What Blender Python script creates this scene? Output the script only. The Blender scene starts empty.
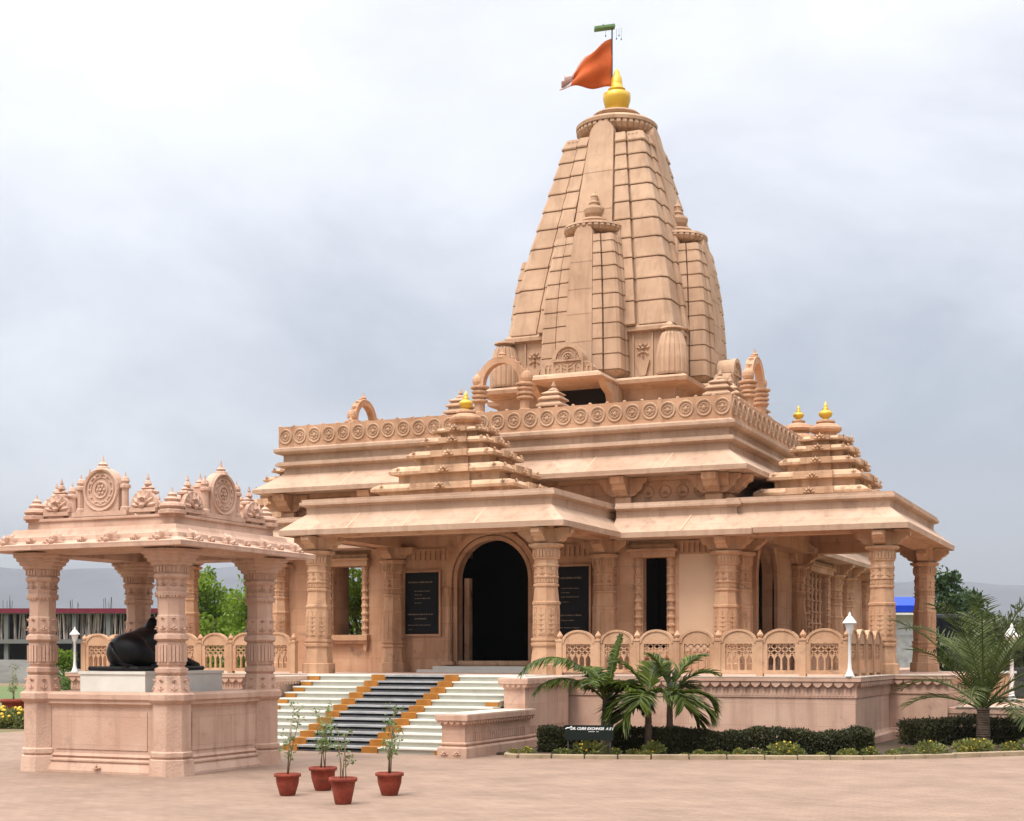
import bpy, math, random
import numpy as np
from mathutils import Vector, Matrix
R = math.radians; PI = math.pi
scene = bpy.context.scene
col = scene.collection
random.seed(7)

# ------------------------------------------------------------------ camera
cam = bpy.data.objects.new('camera', bpy.data.cameras.new('camera')); col.objects.link(cam)
cam.location = (0, 0, 1.8); cam.rotation_euler = (R(90), 0, R(23.86))
cam.data.sensor_width = 36; cam.data.lens = 51.5; cam.data.shift_y = 0.2388; cam.data.shift_x = 0.0
cam.data.clip_start = 0.1; cam.data.clip_end = 12000
scene.camera = cam

# ------------------------------------------------------------------ world: overcast sky
SUN_EL, SUN_AZ = 60, 192         # azimuth measured from +Y clockwise
world = bpy.data.worlds.new('World'); scene.world = world; world.use_nodes = True
nt = world.node_tree; nt.nodes.clear()
def N(tree, t, **kw):
    n = tree.nodes.new(t)
    for k, v in kw.items(): setattr(n, k, v)
    return n
out = N(nt, 'ShaderNodeOutputWorld'); bgd = N(nt, 'ShaderNodeBackground'); bg2 = N(nt, 'ShaderNodeBackground'); add = N(nt, 'ShaderNodeAddShader')
sky = N(nt, 'ShaderNodeTexSky', sky_type='NISHITA'); sky.sun_disc = False
sky.sun_elevation = R(SUN_EL); sky.sun_rotation = R(SUN_AZ); sky.dust_density = 4
bg2.inputs['Strength'].default_value = 0.05
nt.links.new(sky.outputs[0], bg2.inputs['Color'])
tc = N(nt, 'ShaderNodeTexCoord'); sep = N(nt, 'ShaderNodeSeparateXYZ')
nt.links.new(tc.outputs['Generated'], sep.inputs[0])
ramp = N(nt, 'ShaderNodeValToRGB'); cr = ramp.color_ramp
cr.elements[0].position = 0.0; cr.elements[0].color = (0.225, 0.228, 0.255, 1)
cr.elements[1].position = 1.0; cr.elements[1].color = (3.4, 3.3, 3.2, 1)
for p, c in ((0.07, (0.22, 0.225, 0.25, 1)), (0.15, (0.325, 0.327, 0.348, 1)), (0.24, (0.48, 0.477, 0.488, 1)), (0.33, (0.63, 0.625, 0.635, 1)), (0.42, (0.72, 0.715, 0.715, 1)), (0.58, (1.35, 1.34, 1.35, 1))):
    e = cr.elements.new(p); e.color = c
# uneven cloud: noise moves the lookup and the brightness
mp = N(nt, 'ShaderNodeMapping'); mp.inputs['Scale'].default_value = (1.0, 1.0, 2.0)
nt.links.new(tc.outputs['Generated'], mp.inputs['Vector'])
nz = N(nt, 'ShaderNodeTexNoise'); nz.inputs['Scale'].default_value = 3.4; nz.inputs['Detail'].default_value = 7; nz.inputs['Roughness'].default_value = 0.56; nz.inputs['Distortion'].default_value = 0.3
nt.links.new(mp.outputs[0], nz.inputs['Vector'])
# brighter towards the west side of the sky (-X)
m1 = N(nt, 'ShaderNodeMath', operation='MULTIPLY_ADD'); m1.inputs[1].default_value = 0.46; nt.links.new(nz.outputs['Fac'], m1.inputs[0]); 
m2 = N(nt, 'ShaderNodeMath', operation='MULTIPLY_ADD'); nt.links.new(sep.outputs['X'], m2.inputs[0]); m2.inputs[1].default_value = -0.16; nt.links.new(sep.outputs['Z'], m2.inputs[2])
m0 = N(nt, 'ShaderNodeMath', operation='SUBTRACT'); nt.links.new(m2.outputs[0], m0.inputs[0]); m0.inputs[1].default_value = 0.295
nt.links.new(m0.outputs[0], m1.inputs[2]); nt.links.new(m1.outputs[0], ramp.inputs[0])
nt.links.new(ramp.outputs[0], bgd.inputs['Color']); bgd.inputs['Strength'].default_value = 0.92
nt.links.new(bgd.outputs[0], add.inputs[0]); nt.links.new(bg2.outputs[0], add.inputs[1]); nt.links.new(add.outputs[0], out.inputs[0])
# soft sun behind thin cloud
sun = bpy.data.objects.new('sun', bpy.data.lights.new('sun', 'SUN')); col.objects.link(sun)
sun.data.energy = 1.5; sun.data.angle = R(14); sun.data.color = (1.0, 0.95, 0.87)
az = R(SUN_AZ); el = R(SUN_EL)
sd = Vector((math.sin(az) * math.cos(el), math.cos(az) * math.cos(el), math.sin(el)))
sun.rotation_euler = sd.to_track_quat('Z', 'Y').to_euler()
scene.view_settings.view_transform = 'Standard'; scene.view_settings.look = 'None'
scene.view_settings.gamma = 1; scene.view_settings.exposure = 0.45; scene.view_settings.use_curve_mapping = False
scene.cycles.max_bounces = 6; scene.cycles.diffuse_bounces = 2; scene.cycles.transparent_max_bounces = 6

# ------------------------------------------------------------------ materials
def mat(name, base, rough=0.8, var=0.12, scale=1.5, bump=0.0, bscale=30, metal=0.0, stain=None, second=None, spec=0.3, streak=0.0, blocks=0.0):
    m = bpy.data.materials.new(name); m.use_nodes = True; t = m.node_tree
    b = t.nodes['Principled BSDF']; b.inputs['Roughness'].default_value = rough; b.inputs['Metallic'].default_value = metal
    b.inputs['Specular IOR Level'].default_value = spec
    g = N(t, 'ShaderNodeNewGeometry')
    n1 = N(t, 'ShaderNodeTexNoise'); n1.inputs['Scale'].default_value = scale; n1.inputs['Detail'].default_value = 6; n1.inputs['Roughness'].default_value = 0.6
    t.links.new(g.outputs['Position'], n1.inputs['Vector'])
    r = N(t, 'ShaderNodeValToRGB')
    lo = tuple(c * (1 - var) for c in base); hi = tuple(min(1, c * (1 + var)) for c in (second or base))
    r.color_ramp.elements[0].position = 0.3; r.color_ramp.elements[0].color = (*lo, 1)
    r.color_ramp.elements[1].position = 0.7; r.color_ramp.elements[1].color = (*hi, 1)
    t.links.new(n1.outputs['Fac'], r.inputs[0]); c_out = r.outputs[0]
    if blocks > 0:      # squared stone courses with a slightly different tone per block
        sx = N(t, 'ShaderNodeSeparateXYZ'); t.links.new(g.outputs['Position'], sx.inputs[0]); ad = N(t, 'ShaderNodeMath', operation='ADD'); t.links.new(sx.outputs['X'], ad.inputs[0]); t.links.new(sx.outputs['Y'], ad.inputs[1])
        cb = N(t, 'ShaderNodeCombineXYZ'); t.links.new(ad.outputs[0], cb.inputs['X']); t.links.new(sx.outputs['Z'], cb.inputs['Y'])
        br = N(t, 'ShaderNodeTexBrick'); br.inputs['Scale'].default_value = 1.0; br.inputs['Brick Width'].default_value = 0.85; br.inputs['Row Height'].default_value = 0.43; br.inputs['Mortar Size'].default_value = 0.005; br.inputs['Mortar Smooth'].default_value = 0.4
        br.inputs['Color1'].default_value = (0.86, 0.83, 0.80, 1); br.inputs['Color2'].default_value = (1.10, 1.10, 1.12, 1); br.inputs['Mortar'].default_value = (0.62, 0.58, 0.54, 1)
        t.links.new(cb.outputs[0], br.inputs['Vector'])
        mb_x = N(t, 'ShaderNodeMix', data_type='RGBA', blend_type='MULTIPLY'); mb_x.inputs[0].default_value = blocks; t.links.new(c_out, mb_x.inputs[6]); t.links.new(br.outputs['Color'], mb_x.inputs[7]); c_out = mb_x.outputs[2]
    if streak > 0:      # rain streaks running down the stone
        mpn = N(t, 'ShaderNodeMapping'); mpn.inputs['Scale'].default_value = (5, 5, 0.5); t.links.new(g.outputs['Position'], mpn.inputs['Vector'])
        n3 = N(t, 'ShaderNodeTexNoise'); n3.inputs['Scale'].default_value = 1.0; n3.inputs['Detail'].default_value = 5; t.links.new(mpn.outputs[0], n3.inputs['Vector'])
        r3 = N(t, 'ShaderNodeValToRGB'); r3.color_ramp.elements[0].position = 0.52; r3.color_ramp.elements[0].color = (0, 0, 0, 1); r3.color_ramp.elements[1].position = 0.75; r3.color_ramp.elements[1].color = (streak,) * 3 + (1,)
        t.links.new(n3.outputs['Fac'], r3.inputs[0])
        mx = N(t, 'ShaderNodeMix', data_type='RGBA'); t.links.new(r3.outputs[0], mx.inputs[0]); t.links.new(c_out, mx.inputs[6]); mx.inputs[7].default_value = (base[0] * 0.62, base[1] * 0.6, base[2] * 0.6, 1); c_out = mx.outputs[2]
    if stain:
        n2 = N(t, 'ShaderNodeTexNoise'); n2.inputs['Scale'].default_value = 2.3; n2.inputs['Detail'].default_value = 8; n2.inputs['Roughness'].default_value = 0.7
        t.links.new(g.outputs['Position'], n2.inputs['Vector'])
        r2 = N(t, 'ShaderNodeValToRGB'); r2.color_ramp.elements[0].position = 0.58; r2.color_ramp.elements[0].color = (0, 0, 0, 1); r2.color_ramp.elements[1].position = 0.72; r2.color_ramp.elements[1].color = (stain[3],) * 3 + (1,)
        t.links.new(n2.outputs['Fac'], r2.inputs[0])
        mx = N(t, 'ShaderNodeMix', data_type='RGBA'); t.links.new(r2.outputs[0], mx.inputs[0]); t.links.new(c_out, mx.inputs[6]); mx.inputs[7].default_value = (*stain[:3], 1); c_out = mx.outputs[2]
    t.links.new(c_out, b.inputs['Base Color'])
    if bump > 0:
        nb = N(t, 'ShaderNodeTexNoise'); nb.inputs['Scale'].default_value = bscale; nb.inputs['Detail'].default_value = 4
        t.links.new(g.outputs['Position'], nb.inputs['Vector'])
        bp = N(t, 'ShaderNodeBump'); bp.inputs['Strength'].default_value = bump; bp.inputs['Distance'].default_value = 0.02
        t.links.new(nb.outputs['Fac'], bp.inputs['Height']); t.links.new(bp.outputs[0], b.inputs['Normal'])
    return m
M = {}
M['stone'] = mat('sandstone', (0.48, 0.262, 0.150), 0.85, 0.10, 0.9, 0.35, 40, second=(0.53, 0.33, 0.21), stain=(0.13, 0.09, 0.06, 0.6), streak=0.7, blocks=0.8)
M['stone_dark'] = mat('weathered_sandstone', (0.47, 0.28, 0.165), 0.85, 0.15, 1.2, 0.5, 30, second=(0.56, 0.38, 0.25), stain=(0.07, 0.055, 0.045, 1.0), streak=1.0, blocks=0.6)
M['stone_spire'] = mat('spire_sandstone', (0.43, 0.268, 0.17), 0.85, 0.11, 0.9, 0.35, 40, second=(0.50, 0.335, 0.225), stain=(0.16, 0.115, 0.08, 0.35), streak=0.55)
M['stone_pink'] = mat('pink_sandstone', (0.54, 0.335, 0.245), 0.85, 0.08, 1.3, 0.3, 40, second=(0.55, 0.38, 0.285), stain=(0.20, 0.13, 0.10, 0.5), streak=0.6, blocks=0.5)
M['column'] = mat('carved_column_sandstone', (0.49, 0.272, 0.155), 0.85, 0.11, 1.6, 0.5, 30, second=(0.53, 0.335, 0.21), stain=(0.13, 0.09, 0.06, 0.6), streak=0.7)
M['column_pink'] = mat('carved_pink_sandstone', (0.54, 0.335, 0.245), 0.85, 0.09, 1.6, 0.5, 30, second=(0.55, 0.38, 0.285), stain=(0.20, 0.13, 0.10, 0.6), streak=0.6)
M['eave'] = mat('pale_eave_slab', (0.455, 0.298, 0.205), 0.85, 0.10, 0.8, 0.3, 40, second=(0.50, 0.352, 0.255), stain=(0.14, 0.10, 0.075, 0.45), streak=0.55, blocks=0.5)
M['plaster'] = mat('cream_stone_panel', (0.56, 0.385, 0.26), 0.8, 0.06, 1.0, 0.1, 40)
M['coping'] = mat('pale_coping_stone', (0.56, 0.47, 0.39), 0.6, 0.08, 2, 0.1, 30, stain=(0.2, 0.15, 0.12, 0.5))
M['riser'] = mat('greenish_marble_riser', (0.44, 0.43, 0.36), 0.4, 0.1, 3, spec=0.5)
M['grey_riser'] = mat('grey_marble_riser', (0.12, 0.12, 0.125), 0.45, 0.3, 5, spec=0.5)
M['marble'] = mat('white_marble', (0.68, 0.665, 0.60), 0.35, 0.08, 3, 0.0, spec=0.5)
M['marble_grey'] = mat('grey_marble', (0.34, 0.345, 0.35), 0.35, 0.25, 4, spec=0.5)
M['granite'] = mat('black_granite', (0.006, 0.007, 0.009), 0.5, 0.3, 8, spec=0.15)
M['blackstone'] = mat('polished_black_stone', (0.004, 0.004, 0.005), 0.42, 0.3, 6, spec=0.22)
M['ochre'] = mat('ochre_jaisalmer_stone', (0.34, 0.145, 0.025), 0.55, 0.2, 5)
M['gold'] = mat('gold_paint', (0.70, 0.43, 0.05), 0.35, 0.05, 3, metal=0.35, spec=0.5)
M['interior'] = mat('interior_shade_black', (0.012, 0.009, 0.007), 0.9, 0.2, 2)  # near-black colour paints the shade inside rooms and openings
M['paint_white'] = mat('white_paint', (0.68, 0.68, 0.66), 0.45, 0.05, 5)
M['glass_lamp'] = mat('frosted_lamp_glass', (0.72, 0.74, 0.76), 0.2, 0.03, 5, spec=0.6)
M['terracotta'] = mat('red_clay_pot', (0.24, 0.045, 0.025), 0.75, 0.25, 9, 0.4, 40, stain=(0.30, 0.13, 0.09, 0.5), streak=0.5)
M['soil'] = mat('potting_soil', (0.06, 0.04, 0.025), 0.95, 0.3, 20, 0.5, 60)
M['saffron'] = mat('saffron_cloth', (0.46, 0.085, 0.014), 0.8, 0.12, 4)
M['palecloth'] = mat('faded_cloth', (0.62, 0.46, 0.44), 0.8, 0.2, 5)
M['iron'] = mat('dark_iron', (0.06, 0.055, 0.05), 0.6, 0.2, 10)
M['green_paint'] = mat('green_paint', (0.13, 0.24, 0.10), 0.6, 0.2, 10)
M['concrete'] = mat('raw_concrete', (0.17, 0.17, 0.16), 0.9, 0.15, 0.6, 0.2, 10, stain=(0.14, 0.14, 0.13, 0.6))
M['maroon'] = mat('maroon_band', (0.16, 0.015, 0.03), 0.8, 0.2, 1)
M['bamboo'] = mat('scaffold_poles', (0.50, 0.42, 0.36), 0.8, 0.6, 0.9)
M['blue'] = mat('blue_tarpaulin', (0.01, 0.06, 0.62), 0.5, 0.1, 2)
M['sheet'] = mat('whitewashed_metal', (0.50, 0.52, 0.54), 0.6, 0.15, 1.2)
M['kerb'] = mat('kerb_stone', (0.34, 0.26, 0.17), 0.9, 0.2, 3, 0.4, 20, stain=(0.14, 0.15, 0.08, 0.7))
M['bark'] = mat('palm_trunk_bark', (0.10, 0.07, 0.05), 0.9, 0.35, 6, 0.8, 25)
M['bark_grey'] = mat('tree_bark', (0.13, 0.10, 0.07), 0.9, 0.3, 6, 0.6, 20)
M['wood_stem'] = mat('plant_stem', (0.22, 0.15, 0.09), 0.85, 0.2, 12)
M['flower_y'] = mat('yellow_petals', (0.75, 0.50, 0.06), 0.7, 0.15, 20)
M['flower_p'] = mat('pink_petals', (0.62, 0.32, 0.40), 0.7, 0.15, 20)
M['sign_green'] = mat('dark_green_sign', (0.003, 0.009, 0.007), 0.5, 0.1, 3)
M['sign_white'] = mat('white_lettering', (0.80, 0.82, 0.82), 0.5, 0.02, 3)
M['gold_text'] = mat('dull_gold_engraving', (0.16, 0.12, 0.075), 0.5, 0.2, 8)
M['water'] = mat('dark_window', (0.03, 0.035, 0.04), 0.15, 0.1, 1, spec=0.6)

def leafmat(name, a, b, trans=0.25, rough=0.55):
    m = bpy.data.materials.new(name); m.use_nodes = True; t = m.node_tree
    bs = t.nodes['Principled BSDF']; bs.inputs['Roughness'].default_value = rough; bs.inputs['Specular IOR Level'].default_value = 0.35
    g = N(t, 'ShaderNodeNewGeometry'); n = N(t, 'ShaderNodeTexNoise'); n.inputs['Scale'].default_value = 1.7; n.inputs['Detail'].default_value = 3
    t.links.new(g.outputs['Position'], n.inputs['Vector'])
    ma = N(t, 'ShaderNodeMath', operation='MULTIPLY_ADD'); t.links.new(g.outputs['Random Per Island'], ma.inputs[0]); ma.inputs[1].default_value = 0.55; 
    mb = N(t, 'ShaderNodeMath', operation='MULTIPLY_ADD'); t.links.new(n.outputs['Fac'], mb.inputs[0]); mb.inputs[1].default_value = 1.3; mb.inputs[2].default_value = -0.42
    t.links.new(mb.outputs[0], ma.inputs[2])
    r = N(t, 'ShaderNodeValToRGB'); r.color_ramp.elements[0].color = (*a, 1); r.color_ramp.elements[1].color = (*b, 1)
    t.links.new(ma.outputs[0], r.inputs[0]); t.links.new(r.outputs[0], bs.inputs['Base Color'])
    tr = N(t, 'ShaderNodeBsdfTranslucent'); t.links.new(r.outputs[0], tr.inputs['Color'])
    mx = N(t, 'ShaderNodeMixShader'); mx.inputs[0].default_value = trans
    t.links.new(bs.outputs[0], mx.inputs[1]); t.links.new(tr.outputs[0], mx.inputs[2]); t.links.new(mx.outputs[0], t.nodes['Material Output'].inputs[0])
    return m
M['leaf_hedge'] = leafmat('hedge_leaves', (0.006, 0.010, 0.004), (0.075, 0.075, 0.022))
M['leaf_palm'] = leafmat('palm_leaves', (0.012, 0.034, 0.003), (0.14, 0.19, 0.022), 0.3, 0.4)
M['leaf_palm2'] = leafmat('fan_palm_leaves', (0.012, 0.032, 0.003), (0.15, 0.19, 0.026), 0.3, 0.4)
M['leaf_date'] = leafmat('date_palm_leaves', (0.016, 0.034, 0.006), (0.12, 0.15, 0.032), 0.25, 0.5)
M['leaf_tree'] = leafmat('broad_tree_leaves', (0.05, 0.11, 0.008), (0.26, 0.38, 0.035), 0.45)
M['leaf_dark'] = leafmat('dark_tree_leaves', (0.014, 0.035, 0.010), (0.06, 0.11, 0.025), 0.2)
M['leaf_bush'] = leafmat('dry_bush_leaves', (0.05, 0.07, 0.03), (0.15, 0.16, 0.08), 0.2)
M['leaf_pot'] = leafmat('pot_plant_leaves', (0.06, 0.12, 0.03), (0.24, 0.33, 0.10), 0.3)
M['leaf_flower'] = leafmat('bedding_leaves', (0.05, 0.08, 0.02), (0.24, 0.24, 0.06), 0.25)

# ------------------------------------------------------------------ mesh helpers
class MB:
    def __init__(s): s.v = []; s.f = []
    def add(s, vs, fs, M4=None):
        o = len(s.v)
        if M4 is not None: vs = [tuple(M4 @ Vector(p)) for p in vs]
        s.v += [tuple(p) for p in vs]; s.f += [tuple(i + o for i in f) for f in fs]; return s
    def box(s, x0, x1, y0, y1, z0, z1, M4=None):
        return s.add([(x0,y0,z0),(x1,y0,z0),(x1,y1,z0),(x0,y1,z0),(x0,y0,z1),(x1,y0,z1),(x1,y1,z1),(x0,y1,z1)],
                     [(0,3,2,1),(4,5,6,7),(0,1,5,4),(1,2,6,5),(2,3,7,6),(3,0,4,7)], M4)
    def merge(s, o, M4=None): return s.add(o.v, o.f, M4)
    def lathe(s, prof, n=8, c=(0,0), rot=None, M4=None, apothem=False, capb=True, capt=True):
        rot = PI / n if rot is None else rot; k = 1 / math.cos(PI / n) if apothem else 1
        vs = []; fs = []
        for r, z in prof:
            for i in range(n):
                a = 2 * PI * i / n + rot; vs.append((c[0] + r * k * math.cos(a), c[1] + r * k * math.sin(a), z))
        for j in range(len(prof) - 1):
            for i in range(n):
                a = j * n + i; b = j * n + (i + 1) % n; fs.append((a, b, b + n, a + n))
        if capb: fs.append(tuple(range(n - 1, -1, -1)))
        if capt: fs.append(tuple((len(prof) - 1) * n + i for i in range(n)))
        return s.add(vs, fs, M4)
    def stack(s, polys, M4=None, capb=True, capt=True):
        """polys: list of (list of xy, z) with equal counts, CCW"""
        n = len(polys[0][0]); vs = []; fs = []
        for pl, z in polys: vs += [(p[0], p[1], z) for p in pl]
        for j in range(len(polys) - 1):
            for i in range(n):
                a = j * n + i; b = j * n + (i + 1) % n; fs.append((a, b, b + n, a + n))
        if capb: fs.append(tuple(range(n - 1, -1, -1)))
        if capt: fs.append(tuple((len(polys) - 1) * n + i for i in range(n)))
        return s.add(vs, fs, M4)
    def rect(s, cx, cy, hx, hy, prof, M4=None, capb=True, capt=True):
        """prof: list of (offset outward, z)"""
        return s.stack([([(cx-hx-o,cy-hy-o),(cx+hx+o,cy-hy-o),(cx+hx+o,cy+hy+o),(cx-hx-o,cy+hy+o)], z) for o, z in prof], M4, capb, capt)
    def prism(s, pts, y0, y1, M4=None):
        """pts in (x,z) extruded along y"""
        n = len(pts); vs = [(p[0], y0, p[1]) for p in pts] + [(p[0], y1, p[1]) for p in pts]
        fs = [tuple(range(n)), tuple(range(2*n-1, n-1, -1))] + [(i, i + n, (i+1) % n + n, (i+1) % n) for i in range(n)]
        return s.add(vs, fs, M4)
    def sweep(s, path, prof):
        """open horizontal path [(x,y)], prof [(offset to the right of travel, z)] closed loop; mitred"""
        n = len(prof); m = len(path); vs = []; fs = []
        for k, p in enumerate(path):
            def nr(a, b):
                d = Vector((b[0]-a[0], b[1]-a[1])).normalized(); return Vector((d.y, -d.x))
            if k == 0: nn = nr(path[0], path[1])
            elif k == m - 1: nn = nr(path[-2], path[-1])
            else:
                n1 = nr(path[k-1], p); n2 = nr(p, path[k+1]); nn = (n1 + n2); nn = nn / nn.dot(n1)
            for o, z in prof: vs.append((p[0] + nn.x * o, p[1] + nn.y * o, z))
        for k in range(m - 1):
            for i in range(n):
                a = k*n + i; b = k*n + (i+1) % n; fs.append((a, b, b + n, a + n))
        fs.append(tuple(range(n-1, -1, -1))); fs.append(tuple((m-1)*n + i for i in range(n)))
        return s.add(vs, fs)
    def tube(s, pts, rad, n=6):
        """tapered tube along 3d points"""
        pts = [Vector(p) for p in pts]; m = len(pts)
        if not isinstance(rad, (list, tuple)): rad = [rad] * m
        vs = []; fs = []
        for k, p in enumerate(pts):
            t = (pts[min(k+1, m-1)] - pts[max(k-1, 0)]).normalized()
            u = t.cross(Vector((0,0,1)) if abs(t.z) < 0.9 else Vector((1,0,0))).normalized(); w = t.cross(u)
            for i in range(n):
                a = 2*PI*i/n; vs.append(tuple(p + (u*math.cos(a) + w*math.sin(a)) * rad[k]))
        for k in range(m-1):
            for i in range(n):
                a = k*n+i; b = k*n+(i+1) % n; fs.append((a, b, b+n, a+n))
        fs.append(tuple(range(n-1,-1,-1))); fs.append(tuple((m-1)*n+i for i in range(n)))
        return s.add(vs, fs)
    def ring(s, R0, r, n=20, k=5, M4=None):
        """torus in the xz plane (facing y)"""
        vs = []; fs = []
        for i in range(n):
            a = 2*PI*i/n
            for j in range(k):
                b = 2*PI*j/k; rr = R0 + r*math.cos(b); vs.append((rr*math.cos(a), r*math.sin(b), rr*math.sin(a)))
        for i in range(n):
            for j in range(k): fs.append((i*k+j, ((i+1) % n)*k+j, ((i+1) % n)*k+(j+1) % k, i*k+(j+1) % k))
        return s.add(vs, fs, M4)
    def blob(s, c, rx, ry, rz, n=8, m=5, M4=None):
        prof = [(max(0.02, math.sin(PI*j/m)), -math.cos(PI*j/m)) for j in range(m+1)]
        t = MB().lathe(prof, n)
        return s.add([(c[0]+p[0]*rx, c[1]+p[1]*ry, c[2]+p[2]*rz) for p in t.v], t.f, M4)
    def mesh(s, name, smooth=False):
        me = bpy.data.meshes.new(name); me.from_pydata(s.v, [], s.f); me.update()
        if smooth: me.shade_smooth()
        return me
    def build(s, name, m, parent=None, smooth=False, kind=None, fix=True):
        me = s.mesh(name, smooth)
        if fix:
            import bmesh
            bm = bmesh.new(); bm.from_mesh(me); bmesh.ops.recalc_face_normals(bm, faces=bm.faces); bm.to_mesh(me); bm.free()
        me.materials.append(m if not isinstance(m, str) else M[m])
        return link(name, me, parent, kind)
def link(name, me, parent=None, kind=None):
    o = bpy.data.objects.new(name, me); col.objects.link(o)
    if parent is not None: o.parent = parent
    if kind: o['kind'] = kind
    return o
def tag(o, label=None, cat=None, group=None, kind=None):
    if label: o['label'] = label
    if cat: o['category'] = cat
    if group: o['group'] = group
    if kind: o['kind'] = kind
    return o
def empty(name, loc=(0,0,0), label=None, cat=None, group=None, rz=0):
    o = bpy.data.objects.new(name, None); col.objects.link(o); o.location = loc; o.rotation_euler.z = rz; o.empty_display_size = 0.3
    return tag(o, label, cat, group)
KIDS = {}
def copy_tree(o, parent=None):
    c = o.copy(); col.objects.link(c); c.parent = parent
    for ch in [x for x in list(col.objects) if x.parent == o]: copy_tree(ch, c)
    return c
def T(x=0, y=0, z=0, rz=0, s=1): return Matrix.Translation((x, y, z)) @ Matrix.Rotation(rz, 4, 'Z') @ Matrix.Scale(s, 4)
FACE = {'front': 0, 'right': PI/2, 'back': PI, 'left': -PI/2}

H = 1.38
X0 = -14.7

# ------------------------------------------------------------------ ground
g = MB(); S_ = 9000
xs = [-S_, -600, -120, -60, -30, 0, 30, 120, 600, S_]; ys = [-S_, -600, -100, -20, 20, 60, 120, 240, 700, S_]
vs = [(x, y, 0) for y in ys for x in xs]; n_ = len(xs)
g.add(vs, [(j*n_+i, j*n_+i+1, (j+1)*n_+i+1, (j+1)*n_+i) for j in range(len(ys)-1) for i in range(n_-1)])
def groundmat():
    m = mat('dry_grass_earth', (0.20, 0.13, 0.075), 0.95, 0.2, 0.15, 0.5, 5)
    t = m.node_tree; b = t.nodes['Principled BSDF']; old = b.inputs['Base Color'].links[0].from_socket
    gg = N(t, 'ShaderNodeNewGeometry'); n = N(t, 'ShaderNodeTexNoise'); n.inputs['Scale'].default_value = 0.12; n.inputs['Detail'].default_value = 7
    t.links.new(gg.outputs['Position'], n.inputs['Vector']); r = N(t, 'ShaderNodeValToRGB'); r.color_ramp.elements[0].position = 0.42; r.color_ramp.elements[1].position = 0.58
    t.links.new(n.outputs['Fac'], r.inputs[0]); mx = N(t, 'ShaderNodeMix', data_type='RGBA'); t.links.new(r.outputs[0], mx.inputs[0]); t.links.new(old, mx.inputs[6]); mx.inputs[7].default_value = (0.10, 0.14, 0.045, 1)
    t.links.new(mx.outputs[2], b.inputs['Base Color']); return m
g.build('ground', groundmat(), kind='structure', fix=False)
def pavemat():
    m = bpy.data.materials.new('interlocking_paving'); m.use_nodes = True; t = m.node_tree; b = t.nodes['Principled BSDF']; b.inputs['Roughness'].default_value = 0.85
    gg = N(t, 'ShaderNodeNewGeometry'); mp = N(t, 'ShaderNodeMapping'); mp.inputs['Rotation'].default_value = (0, 0, R(8)); t.links.new(gg.outputs['Position'], mp.inputs['Vector'])
    br = N(t, 'ShaderNodeTexBrick'); br.inputs['Scale'].default_value = 1.0; br.inputs['Brick Width'].default_value = 0.24; br.inputs['Row Height'].default_value = 0.12; br.inputs['Mortar Size'].default_value = 0.006
    br.inputs['Color1'].default_value = (0.25, 0.168, 0.122, 1); br.inputs['Color2'].default_value = (0.29, 0.198, 0.146, 1); br.inputs['Mortar'].default_value = (0.205, 0.14, 0.102, 1); br.inputs['Mortar Smooth'].default_value = 0.3
    t.links.new(mp.outputs[0], br.inputs['Vector'])
    n = N(t, 'ShaderNodeTexNoise'); n.inputs['Scale'].default_value = 0.9; n.inputs['Detail'].default_value = 10; n.inputs['Roughness'].default_value = 0.72; t.links.new(gg.outputs['Position'], n.inputs['Vector'])
    r = N(t, 'ShaderNodeValToRGB'); r.color_ramp.elements[0].position = 0.3; r.color_ramp.elements[0].color = (0.72, 0.69, 0.66, 1); r.color_ramp.elements[1].position = 0.7; r.color_ramp.elements[1].color = (1.14, 1.12, 1.09, 1); t.links.new(n.outputs['Fac'], r.inputs[0])
    mx = N(t, 'ShaderNodeMix', data_type='RGBA', blend_type='MULTIPLY'); mx.inputs[0].default_value = 1; t.links.new(br.outputs['Color'], mx.inputs[6]); t.links.new(r.outputs[0], mx.inputs[7]); t.links.new(mx.outputs[2], b.inputs['Base Color'])
    bp = N(t, 'ShaderNodeBump'); bp.inputs['Strength'].default_value = 0.4; bp.inputs['Distance'].default_value = 0.01; bp.invert = True; t.links.new(br.outputs['Fac'], bp.inputs['Height']); t.links.new(bp.outputs[0], b.inputs['Normal'])
    return m
pv = MB(); pv.box(-24.5, 26, -8, 34, -0.3, 0.006); pv.build('paving', pavemat(), kind='structure')
# hills
def hill(name, pts, depth, m, base=-5):
    b = MB(); vs = []; n = len(pts)
    for x, y, z in pts:
        d = Vector((x, y, 0)).normalized()
        vs += [(x, y, base), (x + d.x*depth*0.35, y + d.y*depth*0.35, z*0.72), (x + d.x*depth*0.6, y + d.y*depth*0.6, z), (x + d.x*depth, y + d.y*depth, z*0.98), (x + d.x*depth*1.6, y + d.y*depth*1.6, base)]
    fs = [(i*5+j, (i+1)*5+j, (i+1)*5+j+1, i*5+j+1) for i in range(n-1) for j in range(4)]
    b.add(vs, fs); return b.build(name, m, kind='structure', smooth=True, fix=False)
M['hill'] = mat('haze_tinted_hill', (0.085, 0.09, 0.10), 1.0, 0.25, 0.004, 0)  # blue-grey tint puts some distance haze into the hill colour
hp = []
for i in range(60):
    x = -500 + i * 32   # pixel column
    a = R(23.86) - math.atan((x - 512) / 1465)
    D = 2300
    ytop = 566 + 3*math.sin(x*0.012) + (0 if x < 300 else min(18, (x-300)*0.03)) + 2*math.sin(x*0.045)
    z = 1.8 + (655 - ytop) / 1465 * (D*1.22) * math.cos(math.atan((x-512)/1465))
    hp.append((-math.sin(a)*D, math.cos(a)*D, z))
hill('hills', hp, 900, M['hill'])

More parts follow.
